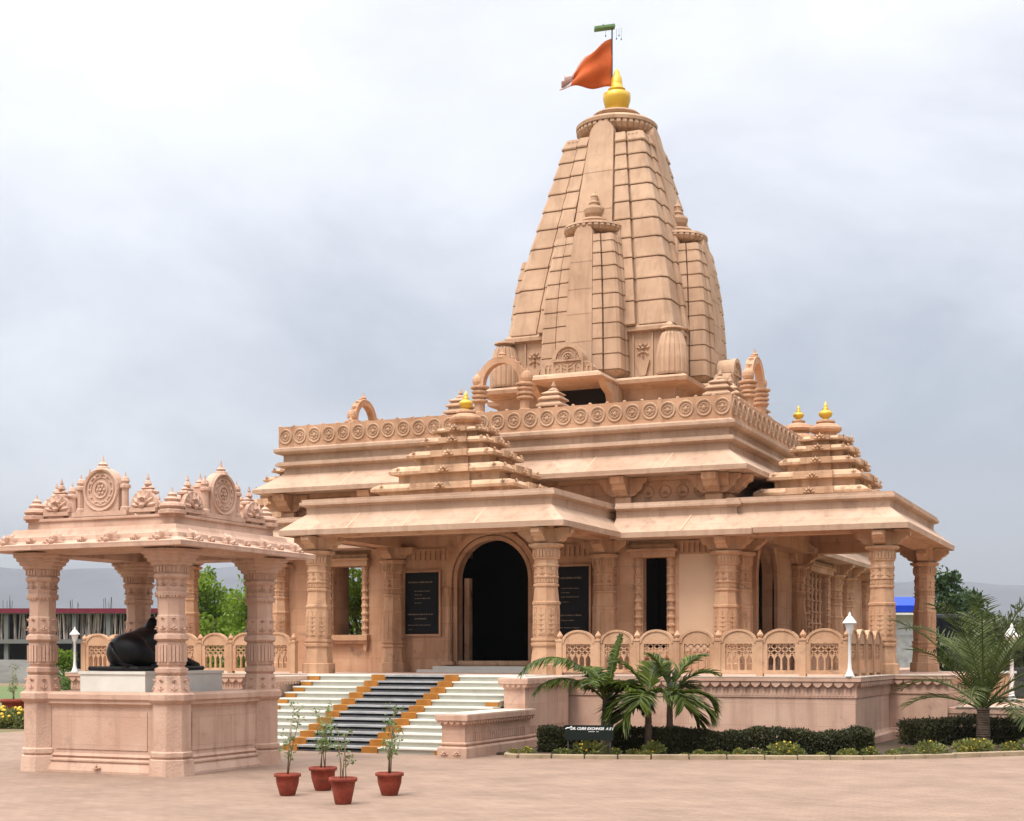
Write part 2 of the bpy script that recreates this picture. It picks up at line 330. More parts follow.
# ------------------------------------------------------------------ ornaments
def lotus(R0, th=0.05, petals=5):
    """fan of petals in xz plane, centre at origin bottom, facing -y"""
    b = MB()
    for k in range(petals):
        a = PI * (k + 0.5) / petals
        L = R0 * (1.0 if abs(a - PI/2) < 0.5 else 0.9)
        d = (math.cos(a), math.sin(a)); nrm = (-d[1], d[0]); w = R0 * 0.20
        pts = [(d[0]*R0*0.15, d[1]*R0*0.15), (d[0]*L*0.6 + nrm[0]*w, d[1]*L*0.6 + nrm[1]*w), (d[0]*L, d[1]*L), (d[0]*L*0.6 - nrm[0]*w, d[1]*L*0.6 - nrm[1]*w)]
        vs = [(p[0], 0, p[1]) for p in pts] + [(d[0]*L*0.55, -th, d[1]*L*0.55)]
        b.add(vs, [(0,1,4),(1,2,4),(2,3,4),(3,0,4),(3,2,1,0)])
    b.blob((0, -th*0.5, R0*0.12), R0*0.18, th, R0*0.16, 8, 4)
    return b
def finial(r, h, n=12, z=0):
    return MB().lathe([(r*0.55, z), (r*0.6, z+h*0.05), (r*0.35, z+h*0.1), (r*0.8, z+h*0.2), (r, z+h*0.34), (r*0.85, z+h*0.46), (r*0.4, z+h*0.55), (r*0.5, z+h*0.60), (r*0.28, z+h*0.66), (r*0.3, z+h*0.74), (0.01, z+h)], n)
def ribbed(prof, n, depth, c=(0,0)):
    """lathe with vertical ribs"""
    polys = []
    for r, z in prof:
        pl = []
        for i in range(n):
            for (da, dr) in ((0.0, -depth), (0.25, 0.0), (0.75, 0.0)):
                a = 2*PI*(i+da)/n; pl.append((c[0]+(r+dr)*math.cos(a), c[1]+(r+dr)*math.sin(a)))
        polys.append((pl, z))
    return MB().stack(polys)
def scallops(b, x0, x1, y, ztop, h, pitch, th=0.05, M4=None):
    n = max(1, int(round((x1-x0)/pitch))); p = (x1-x0)/n
    for i in range(n):
        c = x0 + (i+0.5)*p
        b.prism([(c-p*0.46, ztop), (c-p*0.40, ztop-h*0.45), (c-p*0.18, ztop-h*0.85), (c, ztop-h), (c+p*0.18, ztop-h*0.85), (c+p*0.40, ztop-h*0.45), (c+p*0.46, ztop)], y, y+th, M4)
def flutes(b, x0, x1, y, z0, z1, pitch, th=0.02, M4=None):
    n = max(1, int(round((x1-x0)/pitch))); p = (x1-x0)/n
    for i in range(n): b.box(x0+i*p+p*0.2, x0+(i+1)*p-p*0.2, y-th, y, z0, z1, M4)

# ------------------------------------------------------------------ columns
def carve_face(b, ap, z0, z1, w, kind):
    """relief on the 8 faces of an octagonal shaft"""
    for k in range(8):
        m4 = Matrix.Rotation(k*PI/4, 4, 'Z')
        if kind == 'panel':
            for (xa, xb) in ((-w*0.42, -w*0.06), (w*0.06, w*0.42)):
                b.box(xa, xb, -ap-0.012, -ap+0.01, z0, z1, m4)
            for q in range(int((z1-z0)/0.1)):
                b.box(-w*0.3, w*0.3, -ap-0.022, -ap, z0+q*0.1+0.03, z0+q*0.1+0.06, m4)
        elif kind == 'lotus':
            b.merge(lotus(min(w*0.45, (z1-z0)*0.8), 0.035, 3), m4 @ Matrix.Translation((0, -ap, z0)))
            b.merge(lotus(min(w*0.3, (z1-z0)*0.5), 0.03, 3), m4 @ Matrix.Translation((0, -ap, z1)) @ Matrix.Rotation(PI, 4, 'Y'))
        elif kind == 'dent':
            for q in (-1, 0, 1): b.box(q*w*0.3-w*0.09, q*w*0.3+w*0.09, -ap-0.018, -ap+0.01, z0, z1, m4)
        elif kind == 'block':
            b.box(-w*0.44, -w*0.2, -ap-0.02, -ap+0.01, z0, z1, m4); b.box(w*0.2, w*0.44, -ap-0.02, -ap+0.01, z0, z1, m4); b.box(-w*0.12, w*0.12, -ap-0.028, -ap+0.01, z0, z1, m4)
def temple_col_meshes(zb):
    """zb: base z; shaft meets capital at z 4.08, brackets to 4.46"""
    bs = MB().lathe([(0.345, zb), (0.345, zb+0.22), (0.30, zb+0.24), (0.265, zb+0.60), (0.30, zb+0.62), (0.305, zb+0.67), (0.27, zb+0.69), (0.30, zb+0.73), (0.30, zb+0.78)], 8, apothem=True)
    z = zb + 0.78
    sh = MB().lathe([(0.262, z), (0.262, z+0.70), (0.28, z+0.72), (0.28, z+0.76), (0.255, z+0.78), (0.225, z+1.08), (0.25, z+1.10), (0.25, z+1.14), (0.222, z+1.16), (0.222, z+1.26), (0.245, z+1.28), (0.245, z+1.31), (0.23, z+1.33),
                     (0.235, z+1.50), (0.255, z+1.52), (0.255, z+1.55), (0.235, z+1.57), (0.23, z+1.66), (0.262, z+1.68), (0.262, 4.06)], 8, apothem=True)
    w = 0.262*2*math.tan(PI/8)
    carve_face(sh, 0.262, z+0.06, z+0.64, w, 'panel'); carve_face(sh, 0.225, z+1.17, z+1.25, w*0.9, 'dent'); carve_face(sh, 0.23, z+1.34, z+1.49, w*0.9, 'lotus'); carve_face(sh, 0.262, z+1.72, z+1.86, w, 'block')
    cp = MB().lathe([(0.27, 4.06), (0.345, 4.10), (0.345, 4.15), (0.25, 4.17), (0.25, 4.46)], 8, apothem=True)
    for k in range(4):
        m4 = Matrix.Rotation(k*PI/2, 4, 'Z')
        pr = [(0.0, 4.47), (0.0, 4.17), (0.30, 4.18), (0.40, 4.22), (0.44, 4.29), (0.50, 4.30), (0.56, 4.36), (0.58, 4.47)]
        cp.prism([(p[0], p[1]) for p in pr], -0.13, 0.13, m4)
        cp.box(0.585, 0.60, -0.10, 0.10, 4.37, 4.45, m4)
    return bs, sh, cp
_cm = {}
def temple_column(x, y, parent, zb=H, mk='column'):
    if (zb, mk) not in _cm:
        _cm[(zb, mk)] = [m.mesh('column') for m in temple_col_meshes(zb)]
        for me in _cm[(zb, mk)]: me.materials.append(M[mk])
    bs, sh, cp = _cm[(zb, mk)]
    c = link('column', sh, parent); c.location = (x, y, 0)
    for nm, me in (('column_base', bs), ('capital', cp)):
        o = link(nm, me, c)
    return c

# ------------------------------------------------------------------ terrace
terr = empty('stone_terrace', (X0, 30, 0), 'raised pink sandstone terrace with a scalloped cornice carrying the temple', 'terrace')
terr_off = Matrix.Translation((-X0, -30, 0))
class PB:   # builds children with world coordinates under an Empty that stands elsewhere
    def __init__(s, root): s.r = root
    def __call__(s, mb, name, m, smooth=False, parent=None, kind=None, label=None):
        o = mb.build(name, m, None, smooth, kind)
        if parent is None:
            o.parent = s.r; o.location = -s.r.location
        else: o.parent = parent
        if label: o['label'] = label
        return o
P_t = PB(terr)
b = MB()
TX0, TX1, TY0, TY1 = -24.1, -5.3, 28.15, 51.0
# recessed wall each side behind the porches (front block, then side platforms)
for (x0, x1, y0, y1) in ((TX0, TX1, TY0, 32.0), (-25.3, -4.1, 32.0, 39.6), (-22.4, -7.2, 39.6, TY1)):
    cx, cy, hx, hy = (x0+x1)/2, (y0+y1)/2, (x1-x0)/2, (y1-y0)/2
    e = 0.0 if y0 < 30 else (0.004 if y0 < 35 else 0.008)
    b.rect(cx, cy, hx, hy, [(0.10, 0), (0.10, 0.16), (0.03, 0.20), (0.0, 0.26), (0, 0.97), (0.025, 0.98), (0.025, 1.0), (0.02, 1.17), (0.09, 1.28), (0.12, 1.29), (0.12, H-0.02-e), (0.0, H-e)])
P_t(b, 'wall', 'stone_pink')
b = MB()
for (x0, x1, y, rz) in ((TX0, -17.3, TY0, 0), (-10.95, TX1, TY0, 0)):
    b = MB(); scallops(b, x0, x1, y-0.10, 1.275, 0.10, 0.2); P_t(b, 'scalloped_trim', 'stone_pink')
    b = MB(); flutes(b, x0, x1, y-0.022, 1.01, 1.15, 0.075, 0.012); P_t(b, 'fluted_band', 'stone_pink')
b = MB(); m4 = Matrix.Translation((TX1, 0, 0)) @ Matrix.Rotation(PI/2, 4, 'Z')
scallops(b, TY0, 32.0, -0.10, 1.275, 0.10, 0.2, M4=m4); flutes(b, TY0, 32.0, -0.022, 1.01, 1.15, 0.075, 0.012, M4=m4)
P_t(b, 'scalloped_trim', 'stone_pink')
b = MB(); scallops(b, TX1+0.1, -4.0, 31.90, 1.27, 0.10, 0.2); P_t(b, 'scalloped_trim', 'stone_pink')
b = MB(); b.box(TX0-0.125, TX1+0.125, TY0-0.125, TY0+0.4, H-0.016, H+0.004); b.box(TX1-0.4, TX1+0.125, TY0+0.4, 31.85, H-0.016, H+0.004); b.box(TX1, -3.97, 31.87, 32.3, H-0.02, H+0.006)
P_t(b, 'coping_slab', 'coping', label='thin white stone coping along the terrace edge')
# right porch lower platform (second, lower cornice)
low = empty('low_platform', (-1, 33, 0), 'low pink stone platform with scalloped edge running right from the side porch', 'platform')
P_l = PB(low)
b = MB(); b.rect(0.8, 35.5, 4.9, 3.3, [(0.08, 0), (0.08, 0.12), (0, 0.16), (0, 0.46), (0.07, 0.56), (0.1, 0.57), (0.1, 0.68), (0, 0.7)]); P_l(b, 'wall', 'stone_pink')
b = MB(); scallops(b, -4.1, 5.7, 32.12, 0.555, 0.1, 0.2); P_l(b, 'scalloped_trim', 'stone_pink')
b = MB(); b.box(-4.1+0.15, 5.82, 32.08, 32.4, 0.69, 0.715); P_l(b, 'coping_slab', 'coping')

# ------------------------------------------------------------------ staircase
st = empty('staircase', (-14.1, 23.5, 0), 'wide front staircase of white marble steps with ochre stripes and grey centre', 'staircase')
P_s = PB(st)
SX0, SX1 = -16.65, -11.6; NS = 12; rise = H/NS; YB, YT = 23.5, 26.9; tread = (YT-YB)/(NS-1)
for i in range(NS):
    y = YB + i*tread; z0 = i*rise; z1 = z0+rise
    b = MB(); b.box(SX0, SX1, y-0.035, (y+tread+0.02 if i < NS-1 else 28.2), z1-0.028, z1 + (0.008 if i == NS-1 else 0))
    s_ = P_s(b, 'step', 'marble')
    b = MB(); b.box(SX0, SX1, y, y+tread+0.01 if i < NS-1 else 28.2, z0, z1-0.029); P_s(b, 'riser', 'riser')
    e = 0.004
    for (xa, xb) in ((-15.10, -14.78), (-13.40, -13.07)): b = MB(); b.box(xa, xb, y-0.039, y+tread-0.04, z0+0.004, z1+e+(0.008 if i == NS-1 else 0)); P_s(b, 'ochre_stripe', 'ochre')
    edges = [(SX0+0.02, SX0+0.28)]
    if i in (0, 7): edges.append((SX1-0.30, SX1-0.02))
    for (xa, xb) in edges: b = MB(); b.box(xa, xb, y-0.039, y+0.02, z0+0.004, z1-0.031); P_s(b, 'ochre_stripe', 'ochre')
    b = MB(); b.box(-14.77, -13.41, y-e, y+0.02, z1-0.075, z1-0.031)
    P_s(b, 'black_riser_strip', 'granite')
    b = MB(); b.box(-14.77, -13.41, y-0.039, y+tread-0.04 if i < NS-1 else y+0.9, z1-0.03, z1+0.012 if i == NS-1 else z1+e); P_s(b, 'grey_tread', 'marble_grey')
    b = MB(); b.box(-14.77, -13.41, y-e-0.001, y+0.02, z0+0.004, z1-0.076); P_s(b, 'grey_riser', 'grey_riser')
def cheek(root_name, x0, x1, y0, y1, zt, label):
    r = empty(root_name, ((x0+x1)/2, y0, 0), label, 'low wall', None); P = PB(r)
    cx, cy, hx, hy = (x0+x1)/2, (y0+y1)/2, (x1-x0)/2-0.09, (y1-y0)/2-0.09
    b = MB(); b.rect(cx, cy, hx, hy, [(0.06, 0), (0.06, 0.17), (0.05, 0.19), (0.0, 0.21), (0.03, 0.24), (0.03, 0.26), (0, 0.28), (0, zt-0.20), (0.06, zt-0.11), (0.09, zt-0.10), (0.09, zt-0.012), (0.085, zt)])
    P(b, 'wall', 'stone_pink')
    b = MB(); scallops(b, x0+0.02, x1-0.02, y0+0.02, zt-0.10, 0.07, 0.11, 0.06)
    m4 = Matrix.Translation((x1, 0, 0)) @ Matrix.Rotation(PI/2, 4, 'Z'); scallops(b, y0+0.02, y1-0.02, 0.02-0.0, zt-0.10, 0.07, 0.11, 0.06, m4)
    m4b = Matrix.Translation((x1-0.09, 0, 0)) @ Matrix.Rotation(PI/2, 4, 'Z'); flutes(b, y0+0.3, y1-0.3, 0, 0.30, 0.44, 0.09, 0.014, m4b)
    for q in range(2):
        b.merge(lotus(0.1, 0.03, 5), Matrix.Translation((x0+0.17+q*0.24, y0+0.03, 0.05)))
    P(b, 'scalloped_trim', 'stone_pink')
    b = MB(); b.box(x0+0.005, x1-0.005, y0+0.005, y1-0.005, zt-0.004, zt+0.012); P(b, 'coping_slab', 'coping')
    return r
cheek('cheek_wall', -11.58, -10.95, 22.85, 25.9, 0.76, 'low pink cheek block at the foot of the stairs beside the hedge')
cheek('cheek_wall', -11.62, -11.00, 25.6, 28.02, H-0.03, 'taller pink cheek wall along the upper stairs, by the terrace')
cheek('cheek_wall', -17.28, -16.66, 25.6, 28.02, H-0.03, 'taller pink cheek wall on the left side of the stairs')
cheek('cheek_wall', -17.30, -16.68, 22.85, 25.9, 0.76, 'low pink cheek block behind the pavilion at the stair foot')

# ------------------------------------------------------------------ temple
tem = empty('temple', (X0, 40, H), 'large sandstone temple with a tall curved spire, pyramid roofed porches and carved parapet', 'temple')
P_m = PB(tem)
WX0, WX1, WY0, WY1 = -21.05, -8.85, 32.4, 49.0
WZ0, WZ1 = H, 4.9
FL_ = H + 0.18
def arch_wall(b, x0, x1, z0, z1, y0, y1, openings, M4=None):
    """wall in the xz plane between y0 and y1, openings: (xa, xb, za, zb, arched)"""
    cur = x0
    for xa, xb, za, zb, ar in sorted(openings):
        b.box(cur, xa, y0, y1, z0, z1, M4)
        if za > z0: b.box(xa, xb, y0, y1, z0, za, M4)
        if not ar: b.box(xa, xb, y0, y1, zb, z1, M4)
        else:
            r = (xb-xa)/2; cx = (xa+xb)/2; cz = zb - r; n = 20
            for k in range(n):
                a0 = PI - PI*k/n; a1 = PI - PI*(k+1)/n
                b.prism([(cx+r*math.cos(a0), cz+r*math.sin(a0)), (cx+r*math.cos(a1), cz+r*math.sin(a1)), (cx+r*math.cos(a1), z1), (cx+r*math.cos(a0), z1)], y0, y1, M4)
        cur = xb
    b.box(cur, x1, y0, y1, z0, z1, M4)
b = MB()
DX, DR = -14.83, 0.95
front_open = [(-19.33, -18.49, 2.31, 4.05, False), (DX-DR, DX+DR, FL_, 4.60, True), (-11.0, -10.42, 1.95, 4.06, False)]
arch_wall(b, WX0, WX1, H, 5.3, WY0, WY0+0.25, front_open)
b.box(-19.6, -19.33, WY0+0.252, WY0+0.8, 2.0, 4.3); b.box(-19.33, -18.49, WY0+0.252, WY0+0.6, 4.06, 4.3)
mR = Matrix.Translation((WX1, 0, 0)) @ Matrix.Rotation(PI/2, 4, 'Z')      # local x -> world y, local -y -> world +x
arch_wall(b, WY0+0.25, WY1, H, 5.298, 0, 0.3, [(34.35, 36.25, FL_, 4.6, True), (40.0, 42.5, 2.2, 4.1, False)], mR)
mL = Matrix.Translation((WX0+0.5, 0, 0)) @ Matrix.Rotation(PI/2, 4, 'Z')
arch_wall(b, WY0+0.25, WY1, H, 5.298, 0, 0.5, [(34.4, 37.6, FL_, 4.6, False)], mL)
b.box(WX0, WX1, WY1, WY1+0.4, H, 5.298)
b.box(WX0+0.5, WX1-0.5, 37.9, 38.2, H, 5.29)      # wall between hall and sanctum
wall = P_m(b, 'wall', 'stone')
b = MB(); b.box(WX0+0.02, WX1-0.02, WY0+0.02, WY1, H, FL_-0.002); P_m(b, 'floor', 'stone_dark')
b = MB(); b.box(-16.1, -13.4, WY0-0.75, WY0-0.02, H, H+0.15); b.box(-16.3, -13.2, WY0-1.2, WY0-0.752, H, H+0.075); P_m(b, 'door_step', 'marble', label='white marble step under the temple doors')
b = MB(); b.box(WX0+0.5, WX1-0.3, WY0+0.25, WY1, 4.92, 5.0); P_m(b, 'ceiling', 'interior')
# added hall lining keeps light out; near-black colour stands in for shade
b = MB(); b.box(-17.6, -9.4, 36.4, 36.6, FL_, 4.9); b.box(-12.1, -11.95, 33.0, 36.6, FL_, 4.9); b.box(-17.7, -17.6, 33.0, 36.6, FL_, 4.9); b.box(-17.6, -12.1, 33.0, 36.4, 4.85, 4.9); b.box(-17.6, -9.4, 33.05, 36.4, FL_, FL_+0.01); b.box(-9.6, -9.45, 33.0, 34.3, FL_, 4.9); P_m(b, 'hall_shade_screen', 'interior', label='added near-black partition, its colour standing in for the shade seen through the doorway')
# door surround
def archring(b, cx, cz, r0, r1, y0, y1, n=20, M4=None, z0=None):
    for k in range(n):
        a0 = PI*k/n; a1 = PI*(k+1)/n
        b.prism([(cx+r0*math.cos(a0), cz+r0*math.sin(a0)), (cx+r1*math.cos(a0), cz+r1*math.sin(a0)), (cx+r1*math.cos(a1), cz+r1*math.sin(a1)), (cx+r0*math.cos(a1), cz+r0*math.sin(a1))], y0, y1, M4)
    if z0 is not None:
        b.box(cx-r1, cx-r0, y0, y1, z0, cz, M4); b.box(cx+r0, cx+r1, y0, y1, z0, cz, M4)
b = MB(); archring(b, DX, 4.60-DR, DR, DR+0.10, WY0-0.06, WY0+0.05, z0=FL_); archring(b, DX, 4.60-DR, DR+0.13, DR+0.27, WY0-0.10, WY0+0.04, z0=FL_)
for sx in (-1, 1):   # small carved attached posts beside the door
    b.lathe([(0.10, FL_), (0.10, FL_+0.25), (0.07, FL_+0.3), (0.08, FL_+0.9), (0.05, FL_+1.0), (0.06, 3.2), (0.09, 3.3), (0.10, 3.45)], 8, (DX+sx*(DR+0.2), WY0-0.13))
    b.box(DX+sx*(DR+0.2)-0.16, DX+sx*(DR+0.2)+0.16, WY0-0.22, WY0, H+0.18, FL_+0.08)
P_m(b, 'door_surround', 'stone')
b = MB(); cyr = 35.3; archring(b, cyr, 4.6-0.95, 0.95, 1.16, -0.09, 0.04, M4=mR, z0=FL_); P_m(b, 'door_surround', 'stone')
b = MB(); b.box(DX-0.93, DX-0.80, WY0+0.32, WY0+0.5, FL_, 3.7); b.box(DX-0.95, DX+0.95, WY0-0.02, WY0+0.25, FL_, FL_+0.10)
P_m(b, 'door_frame', 'stone_dark')
# windows: colonettes, lintel, sill
def win_frame(xa, xb, za, zb, M4=None, y=WY0):
    b = MB()
    for cx in (xa-0.11, xb+0.11):
        z = za; 
        pr = [(0.10, za)]
        k = 0
        while z < zb-0.18:
            pr += [(0.075, z+0.02), (0.075, z+0.13), (0.105, z+0.14), (0.105, z+0.17)]; z += 0.19
        pr.append((0.10, zb)); b.lathe(pr, 8, (cx, y-0.02), M4=M4)
    b.box(xa-0.25, xb+0.25, y-0.20, y+0.02, za-0.14, za, M4); b.box(xa-0.22, xb+0.22, y-0.14, y+0.02, za-0.22, za-0.14, M4)
    b.box(xa-0.25, xb+0.25, y-0.18, y+0.02, zb, zb+0.14, M4); b.box(xa-0.3, xb+0.3, y-0.24, y+0.02, zb+0.14, zb+0.19, M4); b.box(xa-0.22, xb+0.22, y-0.14, y+0.02, zb+0.19, zb+0.3, M4)
    for cx in (xa-0.15, xb+0.15): b.prism([(cx-0.05, za-0.22), (cx-0.05, za-0.36), (cx+0.02, za-0.42), (cx+0.05, za-0.30), (cx+0.05, za-0.22)], y-0.1, y, M4)
    return b
P_m(win_frame(-19.33, -18.49, 2.31, 4.05), 'window_frame', 'column')
P_m(win_frame(-11.0, -10.42, 1.95, 4.06), 'window_frame', 'column')
wf = P_m(win_frame(40.0, 42.5, 2.2, 4.1, mR, 0), 'window_frame', 'stone')
for k in range(4):
    b = MB(); z = 2.2; pr = []
    while z < 4.0: pr += [(0.06, z), (0.06, z+0.12), (0.1, z+0.16), (0.06, z+0.2), (0.05, z+0.3)]; z += 0.32
    b.lathe(pr + [(0.06, 4.1)], 8, (40.0+0.5*(k+1), 0.1), M4=mR); P_m(b, 'window_bar', 'stone')
# plain and carved wall bands
b = MB(); b.box(-10.12, -9.22, WY0-0.012, WY0, 1.9, 4.12); P_m(b, 'wall_panel', 'plaster', label='plain pale wall panel between window and corner pilaster')
b = MB(); 
for (xa, xb) in ((-10.12, -9.22), (-13.3, -12.3), (-17.2, -16.1)):
    b = MB(); flutes(b, xa, xb, WY0, 4.16, 4.38, 0.13, 0.035); b.box(xa, xb, WY0-0.05, WY0, 4.38, 4.43); b.box(xa, xb, WY0-0.03, WY0, 4.125, 4.155); P_m(b, 'carved_frieze', 'stone')
# porches: columns
PFX = (-17.5, -11.9); PFY = 28.7
for x in PFX: temple_column(x, PFY, tem).location = Vector((x, PFY, 0)) - tem.location
def tcol(x, y): 
    c = temple_column(x, y, tem); c.location = Vector((x, y, 0)) - tem.location; return c
for x, y in ((-17.5, 32.28), (-11.9, 32.28), (-8.98, 32.30), (-20.9, 32.30)): tcol(x, y)
PRX = -5.5; PLX = -23.7
for x in (PRX, PLX):
    for y in (32.25, 38.5): tcol(x, y)
for x in (-8.82,):
    for y in (32.9, 38.5, 43.4, 45.2, 48.4): tcol(x, y)
tcol(-21.05, 38.5)
# lower eaves
def eave_prof(dz=0): return [(0.65, 4.48+dz), (0.66, 4.60+dz), (0.64, 4.61+dz), (0.20, 4.98+dz), (0.20, 5.13+dz), (0.26, 5.15+dz), (0.32, 5.18+dz), (0.32, 5.24+dz), (0.28, 5.25+dz), (0.28, 5.31+dz), (0.0, 5.33+dz)]
def porch_roof(x0, x1, y0, y1, dz, xin=None):
    cx, cy, hx, hy = (x0+x1)/2, (y0+y1)/2, (x1-x0)/2, (y1-y0)/2
    b = MB(); b.rect(cx, cy, hx, hy, [(-0.22, 4.93), (-0.22, 4.46-dz*0.1), (0.22, 4.455-dz*0.1), (0.235, 4.52+dz), (0.60, 4.50+dz), (0.63, 4.52+dz)], capb=True, capt=False); P_m(b, 'porch_beam', 'stone')
    b = MB(); b.rect(cx, cy, hx, hy, eave_prof(dz), capb=False)
    return b
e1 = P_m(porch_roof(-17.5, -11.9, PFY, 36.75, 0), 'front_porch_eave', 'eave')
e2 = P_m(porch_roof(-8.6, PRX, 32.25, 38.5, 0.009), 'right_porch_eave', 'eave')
P_m(MB().box(-9.15, -8.3, 32.75, 38.2, 4.945, 5.29), 'porch_ceiling', 'stone')
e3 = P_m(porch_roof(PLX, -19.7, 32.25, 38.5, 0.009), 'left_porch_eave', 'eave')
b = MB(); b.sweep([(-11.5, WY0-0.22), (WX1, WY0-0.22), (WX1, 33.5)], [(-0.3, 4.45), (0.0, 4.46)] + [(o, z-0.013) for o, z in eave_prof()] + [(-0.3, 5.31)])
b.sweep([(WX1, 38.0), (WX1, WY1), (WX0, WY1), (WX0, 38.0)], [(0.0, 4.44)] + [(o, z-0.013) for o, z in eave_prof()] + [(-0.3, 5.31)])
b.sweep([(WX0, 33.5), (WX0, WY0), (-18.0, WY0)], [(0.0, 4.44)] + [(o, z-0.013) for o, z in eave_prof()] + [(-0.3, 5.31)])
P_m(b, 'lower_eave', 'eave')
# raised seams on the sloping eaves
def seam(b, x, y, rz=0, z0=4.61, z1=4.98, o0=0.64, o1=0.20, w=0.02, skew=0.12):
    m4 = T(x, y, 0, rz)
    b.add([(-w-skew, -o0-0.004, z0+0.002), (w-skew, -o0-0.004, z0+0.002), (w+skew*0, -o1-0.006, z1), (-w, -o1-0.006, z1), (-w-skew, -o0, z0-0.03), (w-skew, -o0, z0-0.03), (w, -o1, z1-0.03), (-w, -o1, z1-0.03)],
          [(0,1,2,3), (0,4,5,1), (1,5,6,2), (2,6,7,3), (3,7,4,0)], m4)
for x, y in ((-16.3, PFY), (-14.9, PFY), (-13.2, PFY), (-7.6, 32.25), (-6.1, 32.25), (-9.7, WY0-0.22)): b = MB(); seam(b, x, y); P_m(b, 'eave_seam', 'plaster')
# upper block
cxm, cym, hxm, hym = (WX0+WX1)/2, (WY0+WY1)/2, (WX1-WX0)/2, (WY1-WY0)/2
b = MB(); b.rect(cxm, cym, hxm, hym, [(-0.35, 5.0), (-0.35, 5.86), (-0.25, 5.88), (-0.25, 5.97)]); P_m(b, 'attic_wall', 'stone')
b = MB()   # carved attic band and brackets
for (xa, xb) in ((-11.2, -9.5), (-20.6, -18.2)): 
    for q in range(int((xb-xa)/0.42)):
        b.merge(MB().ring(0.14, 0.02, 14, 4), Matrix.Translation((xa+0.21+q*0.42, WY0+0.34, 5.62))); b.merge(lotus(0.1, 0.03, 4), Matrix.Translation((xa+0.21+q*0.42, WY0+0.35, 5.56)))
P_m(b, 'carved_frieze', 'stone')
def bracket(x, y, rz):
    b = MB(); m4 = T(x, y, 0, rz)
    b.prism([(-0.2, 5.34), (0.2, 5.34), (0.2, 5.5), (-0.2, 5.5)], -0.1, 0.3, m4)
    m5 = m4 @ Matrix.Rotation(-PI/2, 4, 'Z')
    b.prism([(-0.35, 5.5), (0.05, 5.5), (0.2, 5.54), (0.28, 5.62), (0.36, 5.66), (0.42, 5.76), (0.52, 5.80), (0.56, 5.95), (-0.35, 5.95)], -0.17, 0.17, m5)
    for sx in (-1, 1):
        m6 = m4 @ Matrix.Rotation(0 if sx > 0 else PI, 4, 'Z')
        b.prism([(0.1, 5.5), (0.3, 5.54), (0.38, 5.62), (0.46, 5.68), (0.5, 5.8), (0.58, 5.84), (0.6, 5.95), (0.1, 5.95)], -0.1, 0.12, m6)
    return b
for x in (-11.55, -9.35, -18.3, -20.8): P_m(bracket(x, WY0+0.25, 0), 'eave_bracket', 'stone')
for y in (32.95, 39.2, 44): P_m(bracket(WX1-0.25, y, PI/2), 'eave_bracket', 'stone')
UP = [(-0.3, 5.96), (0.42, 5.97), (0.43, 6.08), (0.41, 6.09), (-0.14, 6.50), (-0.16, 6.66), (-0.08, 6.68), (0.02, 6.71), (0.02, 6.77), (-0.02, 6.78), (-0.02, 6.81), (-0.14, 6.83), (-0.14, 7.0), (-0.02, 7.02), (0.03, 7.05), (0.05, 7.08), (0.05, 7.15), (-0.02, 7.17), (-0.05, 7.20)]
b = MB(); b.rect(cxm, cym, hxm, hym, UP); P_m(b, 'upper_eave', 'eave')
for x in (-18.8, -16.0, -12.2, -10.3): b = MB(); seam(b, x, WY0, z0=6.09, z1=6.50, o0=0.41, o1=-0.14); P_m(b, 'eave_seam', 'plaster')
# parapet with medallions
b = MB(); a_ = 0.05
b.box(WX0+a_, WX1-a_, WY0+a_, WY0+a_+0.14, 7.19, 7.73); b.box(WX1-a_-0.14, WX1-a_, WY0+a_+0.14, WY1-a_, 7.19, 7.73); b.box(WX0+a_, WX0+a_+0.14, WY0+a_+0.14, WY1-a_, 7.19, 7.73); b.box(WX0+a_+0.14, WX1-a_-0.14, WY1-a_-0.14, WY1-a_, 7.19, 7.73)
b.box(WX0+a_+0.14, WX1-a_-0.14, WY0+a_+0.14, WY1-a_-0.14, 7.1, 7.21)
par = P_m(b, 'parapet', 'stone')
md = MB().ring(0.175, 0.028, 22, 5); md.merge(MB().ring(0.105, 0.016, 16, 4)); md.blob((0, 0, 0), 0.05, 0.03, 0.05, 8, 4)
for k in range(6): md.blob((0.075*math.cos(k*PI/3), 0, 0.075*math.sin(k*PI/3)), 0.022, 0.022, 0.022, 5, 3)
mdm = md.mesh('medallion'); mdm.materials.append(M['stone_spire'])
nF = 28
for i in range(nF):
    o = link('medallion', mdm, par); o.location = (WX0+a_+ (i+0.5)*(WX1-WX0-2*a_)/nF, WY0+a_-0.004, 7.47)
nR = 37
for i in range(nR):
    o = link('medallion', mdm, par); o.location = (WX1-a_+0.004, WY0+a_+(i+0.5)*(WY1-WY0-2*a_)/nR, 7.47); o.rotation_euler.z = PI/2
kn = MB().blob((0, 0, 0), 0.045, 0.05, 0.04, 6, 4).mesh('parapet_knob'); kn.materials.append(M['stone_dark'])
for i in range(nF+1): o = link('parapet_knob', kn, par); o.location = (WX0+a_+i*(WX1-WX0-2*a_)/nF, WY0+a_+0.07, 7.745)
for i in range(1, nR+1): o = link('parapet_knob', kn, par); o.location = (WX1-a_-0.07, WY0+a_+i*(WY1-WY0-2*a_)/nR, 7.745)

